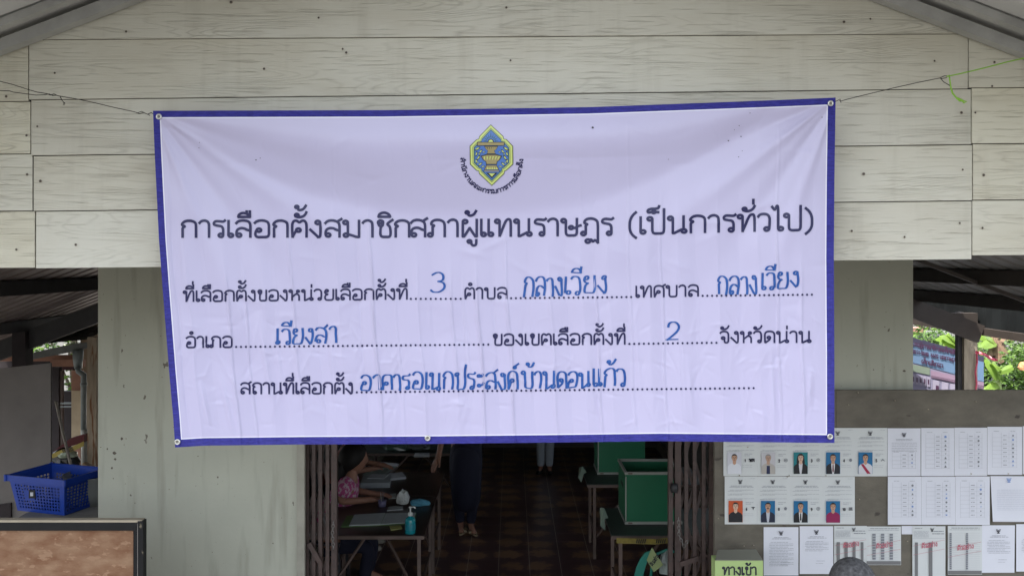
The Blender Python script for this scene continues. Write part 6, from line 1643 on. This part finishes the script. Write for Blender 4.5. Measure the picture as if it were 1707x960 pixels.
letter('shorter letter page with a crest, second sheet of the bottom row', 1333, 876.5, 1389, 956, 2, k=1, n=7)
letter('letter with a faint grey crest right of the sample ballots', 1637, 875, 1692, 954, 3, n=9, skew=-1)
letter('letter cut off by the right picture edge in the bottom row', 1694, 873, 1750, 952, 4, k=1)
m_gb = mat('grey_band_print', (.17,.17,.17), .8)
def sample(label, x0, y0, x1, y1, kind, k=0):
    t = sheet_(label, x0, y0, x1, y1, M['paperw'], .003, 'sample ballot', k=k); w_ = x1-x0; g = MB(); d = MB(); b_ = MB()
    if kind == 'bands':
        gm = MB(); garuda(gm, x0+w_*.6, y0+6, 3.2); gm.build('garuda_mark', M['inkdark'], t)
        textline(d, x0+w_*.65, x1-3, y0+8, 1.1, 3); textline(d, x0+w_*.6, x1-2, y0+12, 1.1, 5); textline(d, x0+4, x0+w_*.3, y0+3, .8, 7)
        for i in range(6): textline(g, x0+2, x0+w_*.5, y0+8+i*1.9, .6, i)
        pr(g, x0+1, y0+20, x1-1, y0+20.4)
        for q in ((.04, .13), (.46, .57)) if w_ > 54.5 and kind == 'bands' and x0 > 1500 else ((.04, .14), (.28, .38), (.53, .62), (.78, .86)): pr(b_, x0+w_*q[0]+2, y0+27, x0+w_*q[1]+2, y1-.5)
        b_.build('grey_band', m_gb, t)
    else:
        n = 10 if kind == 'ten' else 19; cols = (.17, .42, .67) if kind == 'ten' else (.05, .53)
        textline(d, x0+6, x1-4, y0+3, .9, 3); textline(g, x0+3, x1-3, y0+6, .7, 9)
        top = y0+12; bot = y1-8; hh = (bot-top)/n
        for c_ in cols:
            for i in range(n): pr(d, x0+w_*c_, top+i*hh, x0+w_*c_+(5.5 if kind == 'ten' else 3.6), top+(i+.78)*hh); 
            for i in range(n+1): pr(g, x0+w_*c_, top+i*hh-.25, x0+w_*(c_+.24 if kind == 'ten' else c_+.42), top+i*hh-.05)
        pr(b_, x0+.5, y1-6.5, x1-.5, y1-.5); b_.build('grey_band', m_gb, t)
    d.build('printed_blocks', M['inkmid'], t); g.build('printed_lines', M['inkgrey'], t)
    s = MB(); cy = y0+(34 if kind != 'list' else 38)
    write(s, 'ตัวอย่าง', x0+w_*.28, x0+w_*.76, cy+3, cy-1, 6.2, 1.1, lambda a, q, o: smap(a, q, OF+.002+o))
    for e in (-6, 9): s.poly([smap(x0+1, cy+e+5.2, OF+.002), smap(x1-1, cy+e-5, OF+.002), smap(x1-1, cy+e-5.4, OF+.002), smap(x0+1, cy+e+4.8, OF+.002)])
    s.build('red_stamp', M['inkred'], t)
sample('sample ballot with four grey bands and a red stamp behind the grey cap', 1390.5, 876, 1445, 957, 'bands')
sample('sample ballot with ten black number boxes in three columns', 1444.5, 877, 1502, 941, 'ten', k=1)
t = sheet_('short blank strip of paper between the sample ballots', 1503, 876, 1560, 890, M['paper'], .001, 'document')
sample('sample ballot with two long grey bands and a red stamp', 1521, 876.5, 1576, 962, 'bands', k=2)
sample('sample ballot with two long columns of tiny black boxes', 1580, 876, 1637, 957, 'list', k=1)
# staples, nails and lint on the board
st = MB()
for (a, b_) in ((1414,674),(1547,682),(1430,654),(1491,667),(1626,669),(1240,909),(1256,908),(1432,831),(1512,901),(1246,745),(1197,863),(1232,792),(1315,792),(1376,792),(1312,794),(1618,789),(1680,789)):
    st.box((P(a,b_,0)[0] if 0 else smap(a,b_,0)[0]-.002, YS-.010, smap(a,b_,0)[2]-.002), (smap(a,b_,0)[0]+.003, YS-.0, smap(a,b_,0)[2]+.003))
o = st.build('staple', M['plyedge'], nbd); o['kind'] = 'stuff'
# entrance sign: a lime paper box
YE = 5.35
sb = thing('entrance_sign', 'pale green paper box sign lettered in black below the notice board at the doorway', 'sign', P(1231, 980, YE))
pbox(MB(), 1192, 934, 1272, 985, YE, .10).build('sign_box', mat('lime_green_paper', (.42,.56,.22), .75, var=.03), sb)
mb = MB(); zt = P(0,933.7,YE)[2]; a0, a1 = P(1192,0,YE)[0], P(1272,0,YE)[0]
mb.prism([(a0+.002, YE+.001, zt), (a1-.002, YE+.001, zt), (a1-.004, YE+.14, zt+.018), (a0+.05, YE+.15, zt+.012)], (0, 0, .004)); mb.build('sign_top', mat('grey_back_card', (.24,.24,.19), .8), sb)
mb = MB(); write(mb, 'ทางเข้า', 1204, 1262, 957.5, 957.5, 13, 2.6, lambda x, y, o: P(x, y, YE-.001-o)); mb.build('sign_lettering', M['inkdark'], sb)
stn = thing('sign_stand', 'small brown wooden stand under the pale green entrance sign', 'stand', P(1231, 1200, YE))
MB().box((a0, YE, P(0,985.5,YE)[2]-.03), (a1, YE+.2, P(0,985.5,YE)[2]-.001)).build('stand_top', M['wood'], stn)
for x in (a0+.02, a1-.05):
    for y in (YE+.02, YE+.15): MB().box((x, y, -.06), (x+.03, y+.03, P(0,985.5,YE)[2]-.0305)).build('stand_leg', M['wood'], stn)
